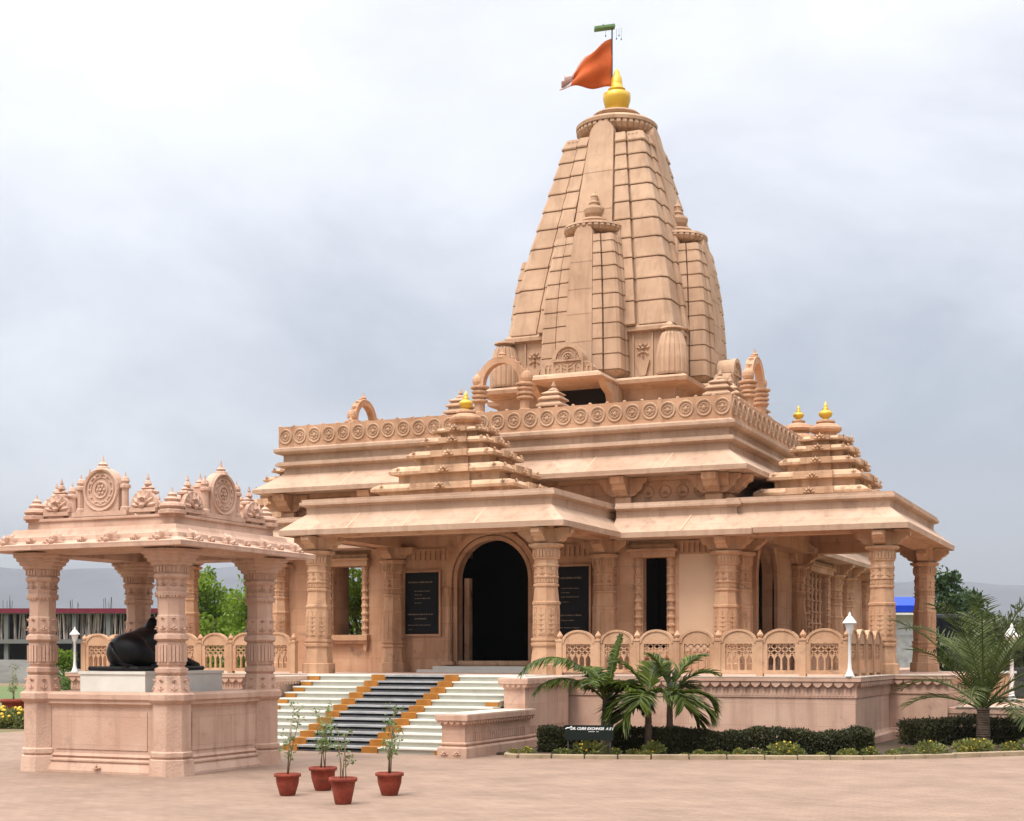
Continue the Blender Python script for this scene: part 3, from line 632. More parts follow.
# pyramids over the porches
lom = lotus(0.17, 0.06, 5).mesh('lotus_ornament'); lom.materials.append(M['stone_dark']); lom2 = lotus(0.08, 0.05, 3).mesh('lotus_ornament'); lom2.materials.append(M['stone_dark'])
def pyramid(cx, cy, long_axis, front=True):
    L = [1.78, 1.42, 1.08, 0.82, 0.62]; S2 = [1.32, 1.10, 0.88, 0.68, 0.54]; Z = [5.33, 5.70, 6.12, 6.48, 6.79, 7.03]
    b = MB(); orn = []
    for k in range(5):
        hx, hy = (L[k], S2[k]) if long_axis == 'x' else (S2[k], L[k])
        z0 = Z[k]; z1 = Z[k+1]; h = z1 - z0
        # neck then overhanging rounded eave
        b.rect(cx, cy, hx-0.16, hy-0.16, [(0, z0-0.05), (0, z0+h*0.45), (0.05, z0+h*0.47), (0.16, z0+h*0.50), (0.17, z0+h*0.66), (0.10, z0+h*0.84), (0.0, z0+h*0.97), (-0.1, z0+h)])
        # projecting centre band on each side
        for f, rz in FACE.items():
            hw = (hx if f in ('front', 'back') else hy); dd = (hy if f in ('front', 'back') else hx)
            m4 = T(cx, cy, 0, rz)
            b.prism([(-hw*0.42, z0+h*0.5), (hw*0.42, z0+h*0.5), (hw*0.42, z0+h*0.9), (-hw*0.42, z0+h*0.9)], -dd-0.05, -dd+0.12, m4)
            b.box(-hw*0.42+0.03, hw*0.42-0.03, -dd+0.09, -dd+0.2, z0-0.04, z0+h*0.5, m4)
            if f in ('front', 'right'): orn.append((lom, m4 @ Matrix.Translation((0, -dd-0.07, z0+h*0.52))))
            if f in ('front', 'right'):
                for sx in (-1, 1): orn.append((lom2, m4 @ Matrix.Translation((sx*hw*0.85, -dd+0.02, z0+h*0.76))))
    pr = P_m(b, 'pyramid_roof', 'stone_dark')
    for me, mm in orn: o = link('lotus_ornament', me, pr); o.matrix_basis = mm
    b = MB(); b.lathe([(0.30, 6.95), (0.30, 7.08), (0.26, 7.10), (0.26, 7.14), (0.34, 7.17), (0.385, 7.22), (0.385, 7.27), (0.32, 7.33), (0.20, 7.38), (0.23, 7.41), (0.22, 7.45), (0.12, 7.47)], 24, (cx, cy)); d = b.build('dome', 'stone', smooth=False); d.parent = pr
    b = finial(0.17, 0.46, 16, 7.46); u = b.build('gold_finial', 'gold', smooth=True); u.parent = pr; u.location = (cx, cy, 0)
    return pr
pyramid(X0, 30.6, 'x'); pyramid(-7.38, 35.4, 'y'); pyramid(-22.2, 35.4, 'y')

# toranas (free-standing arches) and turrets on the roof
def torana(x, y, rz):
    b = MB(); hw = 0.61
    for sx in (-1, 1):
        pr = [(0.15, 7.2), (0.15, 7.75), (0.12, 7.78), (0.12, 7.98), (0.19, 8.02), (0.19, 8.06), (0.13, 8.09), (0.19, 8.13), (0.19, 8.17), (0.13, 8.20), (0.19, 8.25), (0.19, 8.29), (0.14, 8.31), (0.22, 8.36), (0.22, 8.40), (0.15, 8.42)]
        b.lathe(pr, 8, (sx*hw, 0), apothem=True)
        b.blob((sx*(hw+0.03), 0, 8.55), 0.16, 0.15, 0.16, 10, 7); b.lathe([(0.05, 8.69), (0.03, 8.74), (0.005, 8.82)], 6, (sx*(hw+0.05), 0))
    n = 18; r0, r1 = hw-0.13, hw+0.03; cz = 8.42
    for k in range(n):
        a0 = PI*k/n; a1 = PI*(k+1)/n
        f = lambda r, a: (r*math.cos(a), cz+r*math.sin(a)*1.05)
        b.prism([f(r0, a0), f(r1, a0), f(r1, a1), f(r0, a1)], -0.10, 0.10)
        if k % 2 == 0: b.blob((*[f(r1, (a0+a1)/2)[0]], 0, f(r1, (a0+a1)/2)[1]), 0.05, 0.09, 0.05, 5, 3)
    b.lathe([(0.12, 9.06), (0.10, 9.10), (0.07, 9.12), (0.09, 9.15), (0.04, 9.19), (0.005, 9.30)], 8)
    o = b.build('roof_arch', 'stone'); o.parent = tem; o.location = Vector((x, y, 0)) - tem.location; o.rotation_euler.z = rz
torana(X0, WY0+0.25, 0); torana(WX1-0.22, 35.2, PI/2); torana(WX0+0.22, 36.6, PI/2)
def turret_mb():
    b = MB()
    b.rect(0, 0, 0.25, 0.25, [(0, 7.2), (0, 7.78), (0.08, 7.8), (0.08, 7.84), (-0.02, 7.92), (-0.02, 7.95), (0.04, 7.97), (0.04, 8.0), (-0.06, 8.07), (-0.06, 8.09), (-0.02, 8.11), (-0.02, 8.13), (-0.15, 8.2)])
    b.lathe([(0.1, 8.18), (0.13, 8.21), (0.1, 8.25), (0.04, 8.28), (0.06, 8.32), (0.005, 8.45)], 8)
    return b
tm = turret_mb().mesh('roof_turret'); tm.materials.append(M['stone_spire'])
for x, y in ((X0-1.25, WY0+0.5), (X0+1.25, WY0+0.5), (WX1-0.5, 34.0), (WX1-0.5, 36.5), (WX0+0.5, 35.4), (WX0+0.5, 37.8), (WX1-0.5, 33.1)):
    o = link('roof_turret', tm, tem); o.location = Vector((x, y, 0)) - tem.location
# small gold-tipped pavilion roof behind the parapet on the right
b = MB(); cx, cy = -9.9, 43.6
b.rect(cx, cy, 0.6, 0.6, [(0, 7.2), (0, 7.9), (0.1, 7.94), (0.05, 8.05), (-0.1, 8.1), (-0.02, 8.14), (-0.1, 8.22), (-0.25, 8.25)])
b.lathe([(0.6, 8.15), (0.52, 8.34), (0.32, 8.42), (0.32, 8.46), (0.44, 8.50), (0.48, 8.56), (0.40, 8.66), (0.18, 8.74), (0.20, 8.80), (0.1, 8.84)], 20, (cx, cy))
pr = P_m(b, 'roof_turret', 'stone', label='small domed roof turret with gold finial behind the right parapet')
u = finial(0.17, 0.46, 14, 8.82).build('gold_finial', 'gold', smooth=True); u.parent = pr; u.location = (cx, cy, 0)

# ------------------------------------------------------------------ spire
YS = 40.9
sp = empty('spire', (0, 0, 0)); sp.parent = tem; sp.location = Vector((X0, YS, 7.2)) - tem.location; 
def SPB(mb, name, m, smooth=False, x=0.0, y=0.0):
    o = mb.build(name, m, None, smooth); o.parent = sp; o.location = (x, y, -7.2); return o
def interp(tab, z):
    for (z0, s0), (z1, s1) in zip(tab, tab[1:]):
        if z <= z1: 
            t = (z-z0)/(z1-z0); return s0+(s1-s0)*t
    return tab[-1][1]
def smooth_tab(tab, n=40):
    zs = np.array([t[0] for t in tab]); ss = np.array([t[1] for t in tab]); c = np.polyfit(zs, ss, 3)
    return lambda z: float(np.polyval(c, z))
def ratha_poly(S, inset=0.0, k=1.0):
    """stepped plan with grooves; k scales groove depth. CCW starting front (-y) going +x"""
    g_ = 0.045*k; q = S - inset
    # front face from left corner to right: u positions as fractions of S
    u = [(-1.0, 0.0), (-0.62, 0.0), (-0.62, -g_/S*1.6), (-0.585, -g_/S*1.6), (-0.585, 0.045), (-0.34, 0.045), (-0.34, -0.01), (0.34, -0.01), (0.34, 0.045), (0.585, 0.045), (0.585, -g_/S*1.6), (0.62, -g_/S*1.6), (0.62, 0.0), (1.0-0.0, 0.0)]
    ch = 0.07
    u[0] = (-1.0+ch, 0.0); u[-1] = (1.0-ch, 0.0)
    pts = []
    for k4 in range(4):
        a = k4*PI/2; ca, sa = math.cos(a), math.sin(a)
        for (x, o) in u:
            px = x*S*(q/S); py = -(q + o*S)
            pts.append((px*ca - py*sa, px*sa + py*ca))
    return pts
def spire_body(zb, zt, Sf, course, gap=0.034, ins=0.04, lean=0.012, grade=1.0):
    n = int(round((zt-zb)/course)); polys = []; wts = [grade-(grade-1.0)*2*i/(n-1) if grade > 1 else 1.0 for i in range(n)]; tw = sum(wts); z1 = zb
    for i in range(n):
        z0 = z1; z1 = z0+(zt-zb)*wts[i]/tw
        polys.append((ratha_poly(Sf(z0)+0.0, ins), z0)); polys.append((ratha_poly(Sf(z0), ins), z0+gap*0.8))
        polys.append((ratha_poly(Sf(z0)+lean*0.6, 0), z0+gap)); polys.append((ratha_poly(Sf(z0)+lean*0.6, 0), z0+gap+0.03)); polys.append((ratha_poly(Sf(z1)-lean*0.2, 0), z1-0.001))
    polys.append((ratha_poly(Sf(zt)-0.02, ins), zt))
    return MB().stack(polys)
def lata(zb, zt, Sf, f0, f1, dpt, over):
    """smooth central band on 4 faces; half width goes f0->f1 times S; rounded top extends by over"""
    b = MB(); n = 14
    rows = [(zb+(zt-zb)*i/n) for i in range(n+1)]
    for k4 in range(4):
        m4 = Matrix.Rotation(k4*PI/2, 4, 'Z'); vs = []; fs = []
        prof = []
        for i, z in enumerate(rows):
            t = i/n; w = Sf(z)*(f0+(f1-f0)*t); prof.append((w, z, Sf(z)+dpt))
        wt = prof[-1][0]; st_ = (prof[-1][2]-prof[-4][2])/(prof[-1][1]-prof[-4][1]); zc = zt
        for j in range(1, 7):
            a = PI/2*j/6; zz = zc + over*math.sin(a); prof.append((max(0.02, wt*math.cos(a)), zz, prof[n][2]+st_*(zz-zc)))
        for w, z, d in prof: vs += [(-w, -d, z), (w, -d, z), (w, -d+0.25, z), (-w, -d+0.25, z)]
        for i in range(len(prof)-1):
            for j in range(4): fs.append((i*4+j, i*4+(j+1) % 4, (i+1)*4+(j+1) % 4, (i+1)*4+j))
        fs += [(3,2,1,0), tuple((len(prof)-1)*4+j for j in range(4))]
        b.add(vs, fs, m4)
        for q in (0.22, 0.42, 0.6, 0.8):      # faint joints
            z = zb+(zt-zb)*q; t = q; w = Sf(z)*(f0+(f1-f0)*t); b.box(-w, w, -(Sf(z)+dpt)-0.006, -(Sf(z)+dpt)+0.05, z, z+0.02, m4)
    return b
Smain = smooth_tab([(9.4, 2.62), (10.8, 2.50), (12.2, 2.26), (13.4, 2.0), (15.2, 1.56), (16.2, 1.33), (17.0, 1.12)])
# platform and base
b = MB()
b.rect(0, 0, 2.6, 2.6, [(0.25, 7.2), (0.25, 7.8), (0.05, 7.85), (0.05, 8.1), (0.15, 8.14), (0.15, 8.2), (0, 8.24), (0, 8.6), (0.1, 8.66), (0.1, 8.74), (0.0, 8.8), (0.05, 9.1), (0.25, 9.16), (0.50, 9.2), (0.53, 9.3), (0.4, 9.38), (0.0, 9.42)])
for rz in (0, PI/2, PI, -PI/2):
    m4 = Matrix.Rotation(rz, 4, 'Z')
    b.rect(0, -2.75, 1.15, 0.6, [(0.0, 7.2), (0.0, 9.1), (0.1, 9.14), (0.22, 9.185), (0.25, 9.31), (0.15, 9.39), (-0.1, 9.43)], m4) if rz != 0 else None
# front projecting slab with open niche below
for sx in (-1, 1): b.box(sx*1.0-0.14, sx*1.0+0.14, -3.12, -2.6, 7.2, 9.19); b.prism([(-4.0, 9.19), (-3.1, 9.19), (-3.1, 8.6), (-3.35, 8.7), (-3.45, 8.9), (-3.75, 9.0)], sx*1.0-0.1, sx*1.0+0.1, Matrix.Rotation(PI/2, 4, 'Z') @ Matrix.Scale(-1, 4, (0, 1, 0)))
b.stack([([(-1.12, -4.35), (1.12, -4.35), (1.12, -2.5), (-1.12, -2.5)], 9.19), ([(-1.16, -4.42), (1.16, -4.42), (1.16, -2.5), (-1.16, -2.5)], 9.24), ([(-1.12, -4.38), (1.12, -4.38), (1.12, -2.5), (-1.12, -2.5)], 9.33), ([(-0.9, -4.0), (0.9, -4.0), (0.9, -2.5), (-0.9, -2.5)], 9.45)])
SPB(b, 'spire_base', 'stone_spire')
SPB(MB().box(-0.86, 0.86, -2.92, -2.7, 7.25, 9.17), 'niche_shade', 'interior')  # solid near-black block painted as the shade inside the niche
b = MB(); b.rect(0, 0, 2.38, 2.38, [(0, 9.4), (0, 10.72), (0.14, 10.76), (0.14, 10.86), (0.05, 10.95)]); SPB(b, 'spire_wall', 'stone_spire')
# carved panels on the base wall
for rz in (0, PI/2, -PI/2):
    m4 = Matrix.Rotation(rz, 4, 'Z')
    for sx in (-1, 1):
        cx = sx*1.63; b = MB()
        b.box(cx-0.30, cx-0.25, -2.43, -2.36, 9.45, 10.7, m4); b.box(cx+0.25, cx+0.30, -2.43, -2.36, 9.45, 10.7, m4)
        b.merge(lotus(0.26, 0.07, 5), m4 @ Matrix.Translation((cx, -2.38, 10.25)))
        b.merge(lotus(0.24, 0.07, 3), m4 @ Matrix.Translation((cx, -2.38, 10.2)) @ Matrix.Rotation(PI, 4, 'Y'))
        b.prism([(cx-0.2, 9.93), (cx-0.09, 9.52), (cx+0.09, 9.52), (cx+0.2, 9.93)], -2.45, -2.36, m4)
        SPB(b, 'carved_panel', 'stone_spire')
SPB(spire_body(10.9, 16.50, Smain, 0.545, grade=1.22), 'spire_body', 'stone_spire')
b = MB(); b.stack([(ratha_poly(Smain(16.50)+0.03), 16.50), (ratha_poly(Smain(16.50)+0.04), 16.54), (ratha_poly(Smain(16.8)), 16.80), (ratha_poly(Smain(16.8)-0.2), 16.83)])
for k4 in range(4):
    m4 = Matrix.Rotation(k4*PI/2, 4, 'Z'); s_ = Smain(16.9)
    for sx in (-1, 1): flutes(b, min(sx*s_*0.95, sx*s_*0.36), max(sx*s_*0.95, sx*s_*0.36), -s_-0.05, 16.58, 16.73, 0.11, 0.03, m4)
SPB(b, 'spire_shoulder', 'stone_spire')
SPB(lata(10.9, 16.8, Smain, 0.30, 0.31, 0.13, 0.42), 'central_band', 'stone_spire')
b = MB(); b.lathe([(0.95, 16.7), (0.80, 16.9), (0.80, 17.1)], 28); b.merge(ribbed([(0.85, 17.0), (1.10, 17.06), (1.19, 17.18), (1.17, 17.30)], 40, 0.06)); b.lathe([(1.20, 17.28), (1.21, 17.37), (1.12, 17.45), (0.7, 17.56), (0.62, 17.62), (0.68, 17.65), (0.72, 17.71), (0.66, 17.77), (0.4, 17.84)], 36)
SPB(b, 'ribbed_disc', 'stone_spire')
b = MB().lathe([(0.30, 17.80), (0.33, 17.84), (0.27, 17.90), (0.34, 17.98), (0.41, 18.22), (0.41, 18.38), (0.38, 18.40), (0.24, 18.44), (0.22, 18.47), (0.26, 18.50), (0.26, 18.54), (0.19, 18.57), (0.17, 18.70), (0.15, 18.88), (0.12, 18.92), (0.08, 19.06), (0.02, 19.16)], 20); SPB(b, 'gold_finial', 'gold', True)
# small spires on the faces
Sm = smooth_tab([(9.5, 1.20), (10.8, 1.15), (12.2, 1.04), (13.1, 0.90), (13.55, 0.80)])
def mini():
    body = spire_body(9.62, 13.3, Sm, 0.41, 0.030, 0.034, 0.008, 1.08)
    body.stack([(ratha_poly(Sm(9.5)-0.2), 9.42), (ratha_poly(Sm(9.5)-0.12), 9.5), (ratha_poly(Sm(9.5)), 9.62), ], None)
    body.stack([(ratha_poly(Sm(13.3)+0.02), 13.3), (ratha_poly(Sm(13.5)+0.02), 13.5), (ratha_poly(Sm(13.5)-0.15), 13.52)])
    body.merge(lata(9.6, 13.5, Sm, 0.335, 0.335, 0.07, 0.34))
    top = MB().lathe([(0.52, 13.45), (0.5, 13.7)], 20); top.merge(ribbed([(0.55, 13.66), (0.80, 13.71), (0.87, 13.80), (0.85, 13.87)], 30, 0.05)); top.lathe([(0.87, 13.86), (0.84, 13.93), (0.50, 14.01), (0.38, 14.06), (0.42, 14.10), (0.40, 14.15), (0.2, 14.19), (0.2, 14.24), (0.27, 14.32), (0.30, 14.44), (0.28, 14.50), (0.14, 14.55), (0.13, 14.6), (0.16, 14.63), (0.15, 14.67), (0.09, 14.70), (0.09, 14.80), (0.11, 14.83), (0.06, 14.90), (0.01, 15.05)], 24)
    return body, top
mb_, mt_ = mini(); rr = 1.88
bm_ = None
for k, (x, y) in enumerate(((0, -rr), (rr, 0), (-rr, 0), (0, rr))):
    if k == 0:
        o = SPB(mb_, 'small_spire', 'stone_spire', x=x, y=y); me_b = o.data
        t = mt_.build('ribbed_disc', 'stone_spire'); t.parent = sp; t.location = (x, y, -7.2); me_t = t.data
    else:
        o = link('small_spire', me_b, sp); o.location = (x, y, -7.2)
        t = link('ribbed_disc', me_t, sp); t.location = (x, y, -7.2)
for x, y in ((2.5, -2.5), (-2.5, -2.5), (2.5, 2.5)):
    b = ribbed([(0.42, 9.44), (0.44, 9.5), (0.445, 9.9), (0.40, 10.25), (0.31, 10.55), (0.26, 10.62)], 18, 0.03); b.lathe([(0.2, 10.62), (0.2, 10.68), (0.32, 10.71), (0.3, 10.76), (0.05, 10.8)], 16); SPB(b, 'fluted_urn', 'stone_spire', x=x, y=y)
# carved plaque over the niche
def plaque(w, h, th=0.12):
    b = MB()
    b.prism([(-w, 0), (w, 0), (w*0.97, h*0.24), (w*0.8, h*0.40), (w*0.5, h*0.50), (-w*0.5, h*0.50), (-w*0.8, h*0.40), (-w*0.97, h*0.24)], -th, 0.35)
    b.prism([(w*0.56*math.cos(PI*k/14), h*0.5+h*0.5*math.sin(PI*k/14)) for k in range(15)], -th+0.01, 0.35)
    b.box(-w*1.05, w*1.05, -th-0.05, 0.1, -0.07, 0.0)
    archring(b, 0, h*0.5, w*0.47, w*0.62, -th-0.05, -th+0.05, 16)
    for sx in (-1, 1): b.box(min(sx*w*0.9, sx*w), max(sx*w*0.9, sx*w), -th-0.04, -th+0.02, 0, h*0.3); b.box(min(sx*w*0.56, sx*w*0.64), max(sx*w*0.56, sx*w*0.64), -th-0.04, -th+0.02, 0, h*0.45)
    b.box(-w*0.64, w*0.64, -th-0.045, -th+0.02, h*0.44, h*0.5)
    for r in (0.16, 0.26, 0.36): 
        t_ = MB().ring(h*r, 0.022, 18, 4); b.merge(t_, Matrix.Translation((0, -th, h*0.55)))
    for k in range(7):
        a = PI*k/6; b.blob((w*0.42*math.cos(a), -th, h*0.5+h*0.42*math.sin(a)), 0.045, 0.03, 0.05, 6, 4)
    for k in range(-3, 4): b.box(k*w*0.26-0.03, k*w*0.26+0.03, -th-0.03, -th, h*0.04, h*(0.34-0.03*abs(k)))
    for k in (-1, 1):
        for q in range(3): b.merge(MB().ring(h*0.08, 0.016, 10, 4), Matrix.Translation((k*w*(0.45+0.18*q), -th, h*0.3)))
    b.merge(lotus(h*0.2, 0.06, 5), Matrix.Translation((0, -th, h*0.5)))
    return b
SPB(plaque(0.72, 0.85), 'carved_plaque', 'stone_spire', x=0, y=-3.8).location.z = -7.2+9.40
SPB(plaque(0.72, 0.85), 'carved_plaque', 'stone_spire', x=3.5, y=0).location.z = -7.2+9.40
o = [x for x in col.objects if x.name.startswith('carved_plaque')][-1]; o.rotation_euler.z = PI/2

# flag
fl = empty('flag', (X0-0.13, YS-0.05, 18.6), 'saffron temple flag flying left from the pole at the very top of the spire', 'flag')
b = MB(); b.tube([(0, 0, 0), (0.0, 0, 1.78)], 0.022, 8); b.build('pole', 'iron', fl)
b = MB(); rz = R(-24); m4 = Matrix.Rotation(R(25), 4, 'Z') @ Matrix.Rotation(R(-8), 4, 'Y'); b.box(-0.28, 0.33, -0.13, 0.13, 1.74, 1.81, m4); b.box(-0.02, 0.02, -0.02, 0.02, 1.8, 1.88, m4); b.build('cross_board', 'green_paint', fl)
for (x, l) in ((0.12, 0.3), (0.2, 0.22), (0.27, 0.34), (-0.22, 0.16)):
    b = MB(); b.tube([(x, 0.05, 1.74), (x, 0.05, 1.74-l)], 0.004, 4); b.blob((x, 0.05, 1.74-l), 0.02, 0.02, 0.03, 6, 4); b.build('hanging_bell', 'iron', fl)
def cloth(outline_fn, nu, nv):
    vs = []; fs = []
    for j in range(nv+1):
        for i in range(nu+1): vs.append(outline_fn(i/nu, j/nv))
    for j in range(nv):
        for i in range(nu): a = j*(nu+1)+i; fs.append((a, a+1, a+nu+2, a+nu+1))
    return vs, fs
def fshape(u, v):    # u 0 at pole, 1 at tip; v 0 bottom 1 top
    zb = 0.02 + 0.12*u + 0.03*math.sin(u*11); zt = 1.46 - 1.12*u**1.15 + 0.035*math.sin(u*13)
    z = zb+(zt-zb)*v; x = -1.42*u - 0.10*(1-v)*u
    y = 0.16*math.sin(u*7+v*2.5)*u**0.6 + 0.05*math.sin(v*9+u*3)
    cr_ = Matrix.Rotation(R(14), 4, 'Z') @ Vector((x, y, z-0.05*u)); return tuple(cr_)
vs, fs = cloth(lambda u, v: fshape(u*0.8, v), 16, 10); b = MB(); b.add(vs, fs); o = b.build('cloth', 'saffron', fl, True, fix=False)
sol = o.modifiers.new('thickness', 'SOLIDIFY'); sol.thickness = 0.006
vs, fs = cloth(lambda u, v: fshape(0.8+u*0.25, v*0.95), 4, 8); b = MB(); b.add(vs, fs); 
o = b.build('cloth_tip', 'palecloth', fl, True, fix=False); sol = o.modifiers.new('thickness', 'SOLIDIFY'); sol.thickness = 0.006
vs, fs = cloth(lambda u, v: tuple(Vector(fshape(u, 0.985)) + Vector((-0.03*v, 0.02, v*(0.02+0.16*u*abs(math.sin(u*7+0.4)))))), 14, 2); b = MB(); b.add(vs, fs)
o = b.build('cloth_border', 'palecloth', fl, True, fix=False); sol = o.modifiers.new('thickness', 'SOLIDIFY'); sol.thickness = 0.006

# ------------------------------------------------------------------ inscription boards
def board(x0, x1, z0, z1, label, seed):
    r = empty('inscription_board', ((x0+x1)/2, WY0-0.02, z0), label, 'plaque'); P = PB(r); rnd = random.Random(seed)
    b = MB(); b.box(x0, x1, WY0-0.05, WY0-0.002, z0, z1); P(b, 'panel', 'granite')
    b = MB(); w = 0.05
    b.box(x0-w, x1+w, WY0-0.07, WY0, z0-w, z0-0.002); b.box(x0-w, x1+w, WY0-0.07, WY0, z1+0.002, z1+w); b.box(x0-w, x0-0.002, WY0-0.07, WY0, z0-0.002, z1+0.002); b.box(x1+0.002, x1+w, WY0-0.07, WY0, z0-0.002, z1+0.002); P(b, 'frame', 'stone')
    b = MB(); hh = z1-z0
    for (fz, fa, fb, th) in ((0.83, 0.10, 0.80, 0.035), (0.69, 0.28, 0.74, 0.018), (0.63, 0.28, 0.50, 0.018), (0.57, 0.28, 0.74, 0.022), (0.50, 0.28, 0.48, 0.018), (0.31, 0.08, 0.82, 0.030), (0.24, 0.28, 0.62, 0.028), (0.14, 0.08, 0.76, 0.018), (0.07, 0.08, 0.2, 0.018)):
        x = x0+fa*(x1-x0); xe = x0+fb*(x1-x0)
        while x < xe:
            l = rnd.uniform(0.015, 0.05); b.box(x, min(x+l, xe), WY0-0.053, WY0-0.049, z0+fz*hh, z0+fz*hh+th*rnd.uniform(0.8, 1.2)); x += l+rnd.choice((0.008, 0.008, 0.02))
    P(b, 'engraved_lines', 'gold_text')
board(-17.22, -16.28, 2.32, 3.85, 'black granite inscription board on the wall left of the temple door', 1)
board(-13.30, -12.32, 2.20, 3.90, 'black granite inscription board on the wall right of the temple door', 2)

# ------------------------------------------------------------------ railings
def rail_panel():
    w = 0.74; hh = 0.66; b = MB(); t0, t1 = -0.045, 0.045
    b.box(-w/2, -w/2+0.10, t0, t1, 0.05, hh); b.box(w/2-0.10, w/2, t0, t1, 0.05, hh); b.box(-w/2+0.1, w/2-0.1, t0, t1, 0.05, 0.12)
    # arched solid top
    n = 14; pts = [(-w/2, hh-0.02)] + [(w/2*math.cos(PI-PI*k/n), hh-0.0+0.28*math.sin(PI*k/n)) for k in range(n+1)] + [(w/2, hh-0.02)]
    pts = [(-w/2, hh-0.02)] + [(-w/2*math.cos(PI*k/n), hh+0.27*math.sin(PI*k/n)) for k in range(n+1)] + [(w/2, hh-0.02)]
    b.prism(pts, t0+0.003, t1-0.003)
    for k in range(n):      # raised rim
        a0 = PI*k/n; a1 = PI*(k+1)/n; f = lambda s, a: (-w/2*s*math.cos(a), hh+0.27*s*math.sin(a))
        b.prism([f(0.86, a0), f(1.02, a0), f(1.02, a1), f(0.86, a1)], t0-0.018, t0+0.004)
    # lattice and arcade
    x0, x1 = -w/2+0.09, w/2-0.09; zl0, zl1 = 0.40, hh-0.01; nn = 4; p = (x1-x0)/nn; r = 0.011
    for k in range(nn):
        for (xa, xb) in ((x0+k*p, x0+(k+1)*p), (x0+(k+1)*p, x0+k*p)):
            zm = (zl0+zl1)/2
            for (za, zb) in ((zl0, zm), (zm, zl1)):
                dx = xb-xa; L = math.hypot(dx, zb-za); nx, nz = -(zb-za)/L*r, dx/L*r
                b.prism([(xa+nx, za+nz), (xb+nx, zb+nz), (xb-nx, zb-nz), (xa-nx, za-nz)], -0.018, 0.018)
    for k in range(1, nn): b.prism([(x0+k*p-0.02, 0.1), (x0+k*p+0.02, 0.1), (x0+k*p+0.012, 0.42), (x0+k*p-0.012, 0.42)], -0.025, 0.025)
    for k in range(nn):
        cx = x0+(k+0.5)*p
        for sx in (-1, 1): b.prism([(cx+sx*p*0.5, 0.30), (cx+sx*p*0.5, 0.42), (cx, 0.42), (cx+sx*p*0.22, 0.38)], -0.02, 0.02)
    return b
rp = rail_panel().mesh('railing_panel'); rp.materials.append(M['column'])
pm = MB(); pm.box(-0.065, 0.065, -0.065, 0.065, 0, 0.74); pm.box(-0.08, 0.08, -0.08, 0.08, 0.70, 0.74); pm = pm.mesh('post'); pm.materials.append(M['column'])
pf = MB().lathe([(0.05, 0.74), (0.035, 0.76), (0.06, 0.79), (0.065, 0.82), (0.04, 0.86), (0.01, 0.91)], 10).mesh('post_finial'); pf.materials.append(M['column'])
def railing(p0, p1, n, label, first=True, last=True):
    r = empty('stone_railing', (p0[0], p0[1], H+0.004), label, 'railing', 'stone railings along the terrace edge')
    d = Vector((p1[0]-p0[0], p1[1]-p0[1], 0)); rz = math.atan2(d.y, d.x); r.rotation_euler.z = rz; L = d.length; p = L/n
    for k in range(n+1):
        if (k == 0 and not first) or (k == n and not last): continue
        o = link('post', pm, r); o.location = (k*p, 0, 0); f = link('post_finial', pf, o)
    for k in range(n):
        o = link('railing_panel', rp, r); o.location = ((k+0.5)*p, 0, 0)
    return r
railing((-11.45, 28.36), (-5.50, 28.36), 7, 'long pierced stone railing with seven arched panels, right of the front porch')
railing((-5.50, 28.36), (-5.50, 31.85), 4, 'short pierced stone railing running back to the right porch column', first=False)
railing((-23.9, 28.36), (-17.95, 28.36), 7, 'pierced stone railing of arched panels seen behind the pavilion')
railing((-23.9, 31.6), (-23.9, 28.36), 4, 'short pierced stone railing at the left end of the terrace', last=False)

# ------------------------------------------------------------------ lamp posts
def lamp(x, y, z, h, label):
    r = empty('lamp_post', (x, y, z), label, 'lamp post', 'white lamp posts around the temple')
    s = h/1.2
    MB().lathe([(0.10*s, 0), (0.10*s, 0.02), (0.07*s, 0.06), (0.04*s, 0.16), (0.032*s, 0.3), (0.03*s, 0.84*s), (0.045*s, 0.86*s)], 14).build('post', 'paint_white', r, True)
    MB().lathe([(0.05*s, 0.86*s), (0.10*s, 1.03*s), (0.10*s, 1.04*s)], 6).build('lantern', 'glass_lamp', r)
    MB().lathe([(0.145*s, 1.04*s), (0.14*s, 1.055*s), (0.05*s, 1.17*s), (0.03*s, 1.18*s), (0.03*s, 1.21*s), (0.004, 1.26*s)], 6).build('lantern_cap', 'paint_white', r)
lamp(-5.40, 28.10, H+0.004, 1.18, 'white lamp post at the right front corner of the terrace')
lamp(-24.0, 28.12, H+0.004, 1.05, 'white lamp post at the far left corner of the terrace')
for i, (px, X, Y) in enumerate(((956, -3.2, 36.4), (992, -2.2, 38.6))):
    lamp(X, Y, 0.715, 1.75, ('white pointed lamp post just right of the side porch column, behind the palm', 'white pointed lamp post on the low platform, farther right behind the palm')[i])

# ------------------------------------------------------------------ pavilion
pav = empty('pavilion', (-14.72, 19.12, 0), 'small open pink sandstone pavilion with four carved columns and medallion crests, in the left foreground', 'pavilion')
P_p = PB(pav)
px0, px1, py0, py1 = -15.95, -13.5, 17.95, 20.30; pcx, pcy, phx, phy = (px0+px1)/2, (py0+py1)/2, (px1-px0)/2, (py1-py0)/2
b = MB()
def dado(x0, x1, y0, y1):
    cx, cy, hx, hy = (x0+x1)/2, (y0+y1)/2, (x1-x0)/2, (y1-y0)/2
    b.rect(cx, cy, hx, hy, [(0.10, 0), (0.10, 0.04), (0.04, 0.16), (0.06, 0.18), (0.06, 0.20), (0.0, 0.23), (0.03, 0.26), (0.0, 0.30), (-0.0, 1.0), (0.02, 1.03), (0.06, 1.06), (0.06, 1.10), (0.09, 1.13), (0.09, 1.2), (0.03, 1.235)])
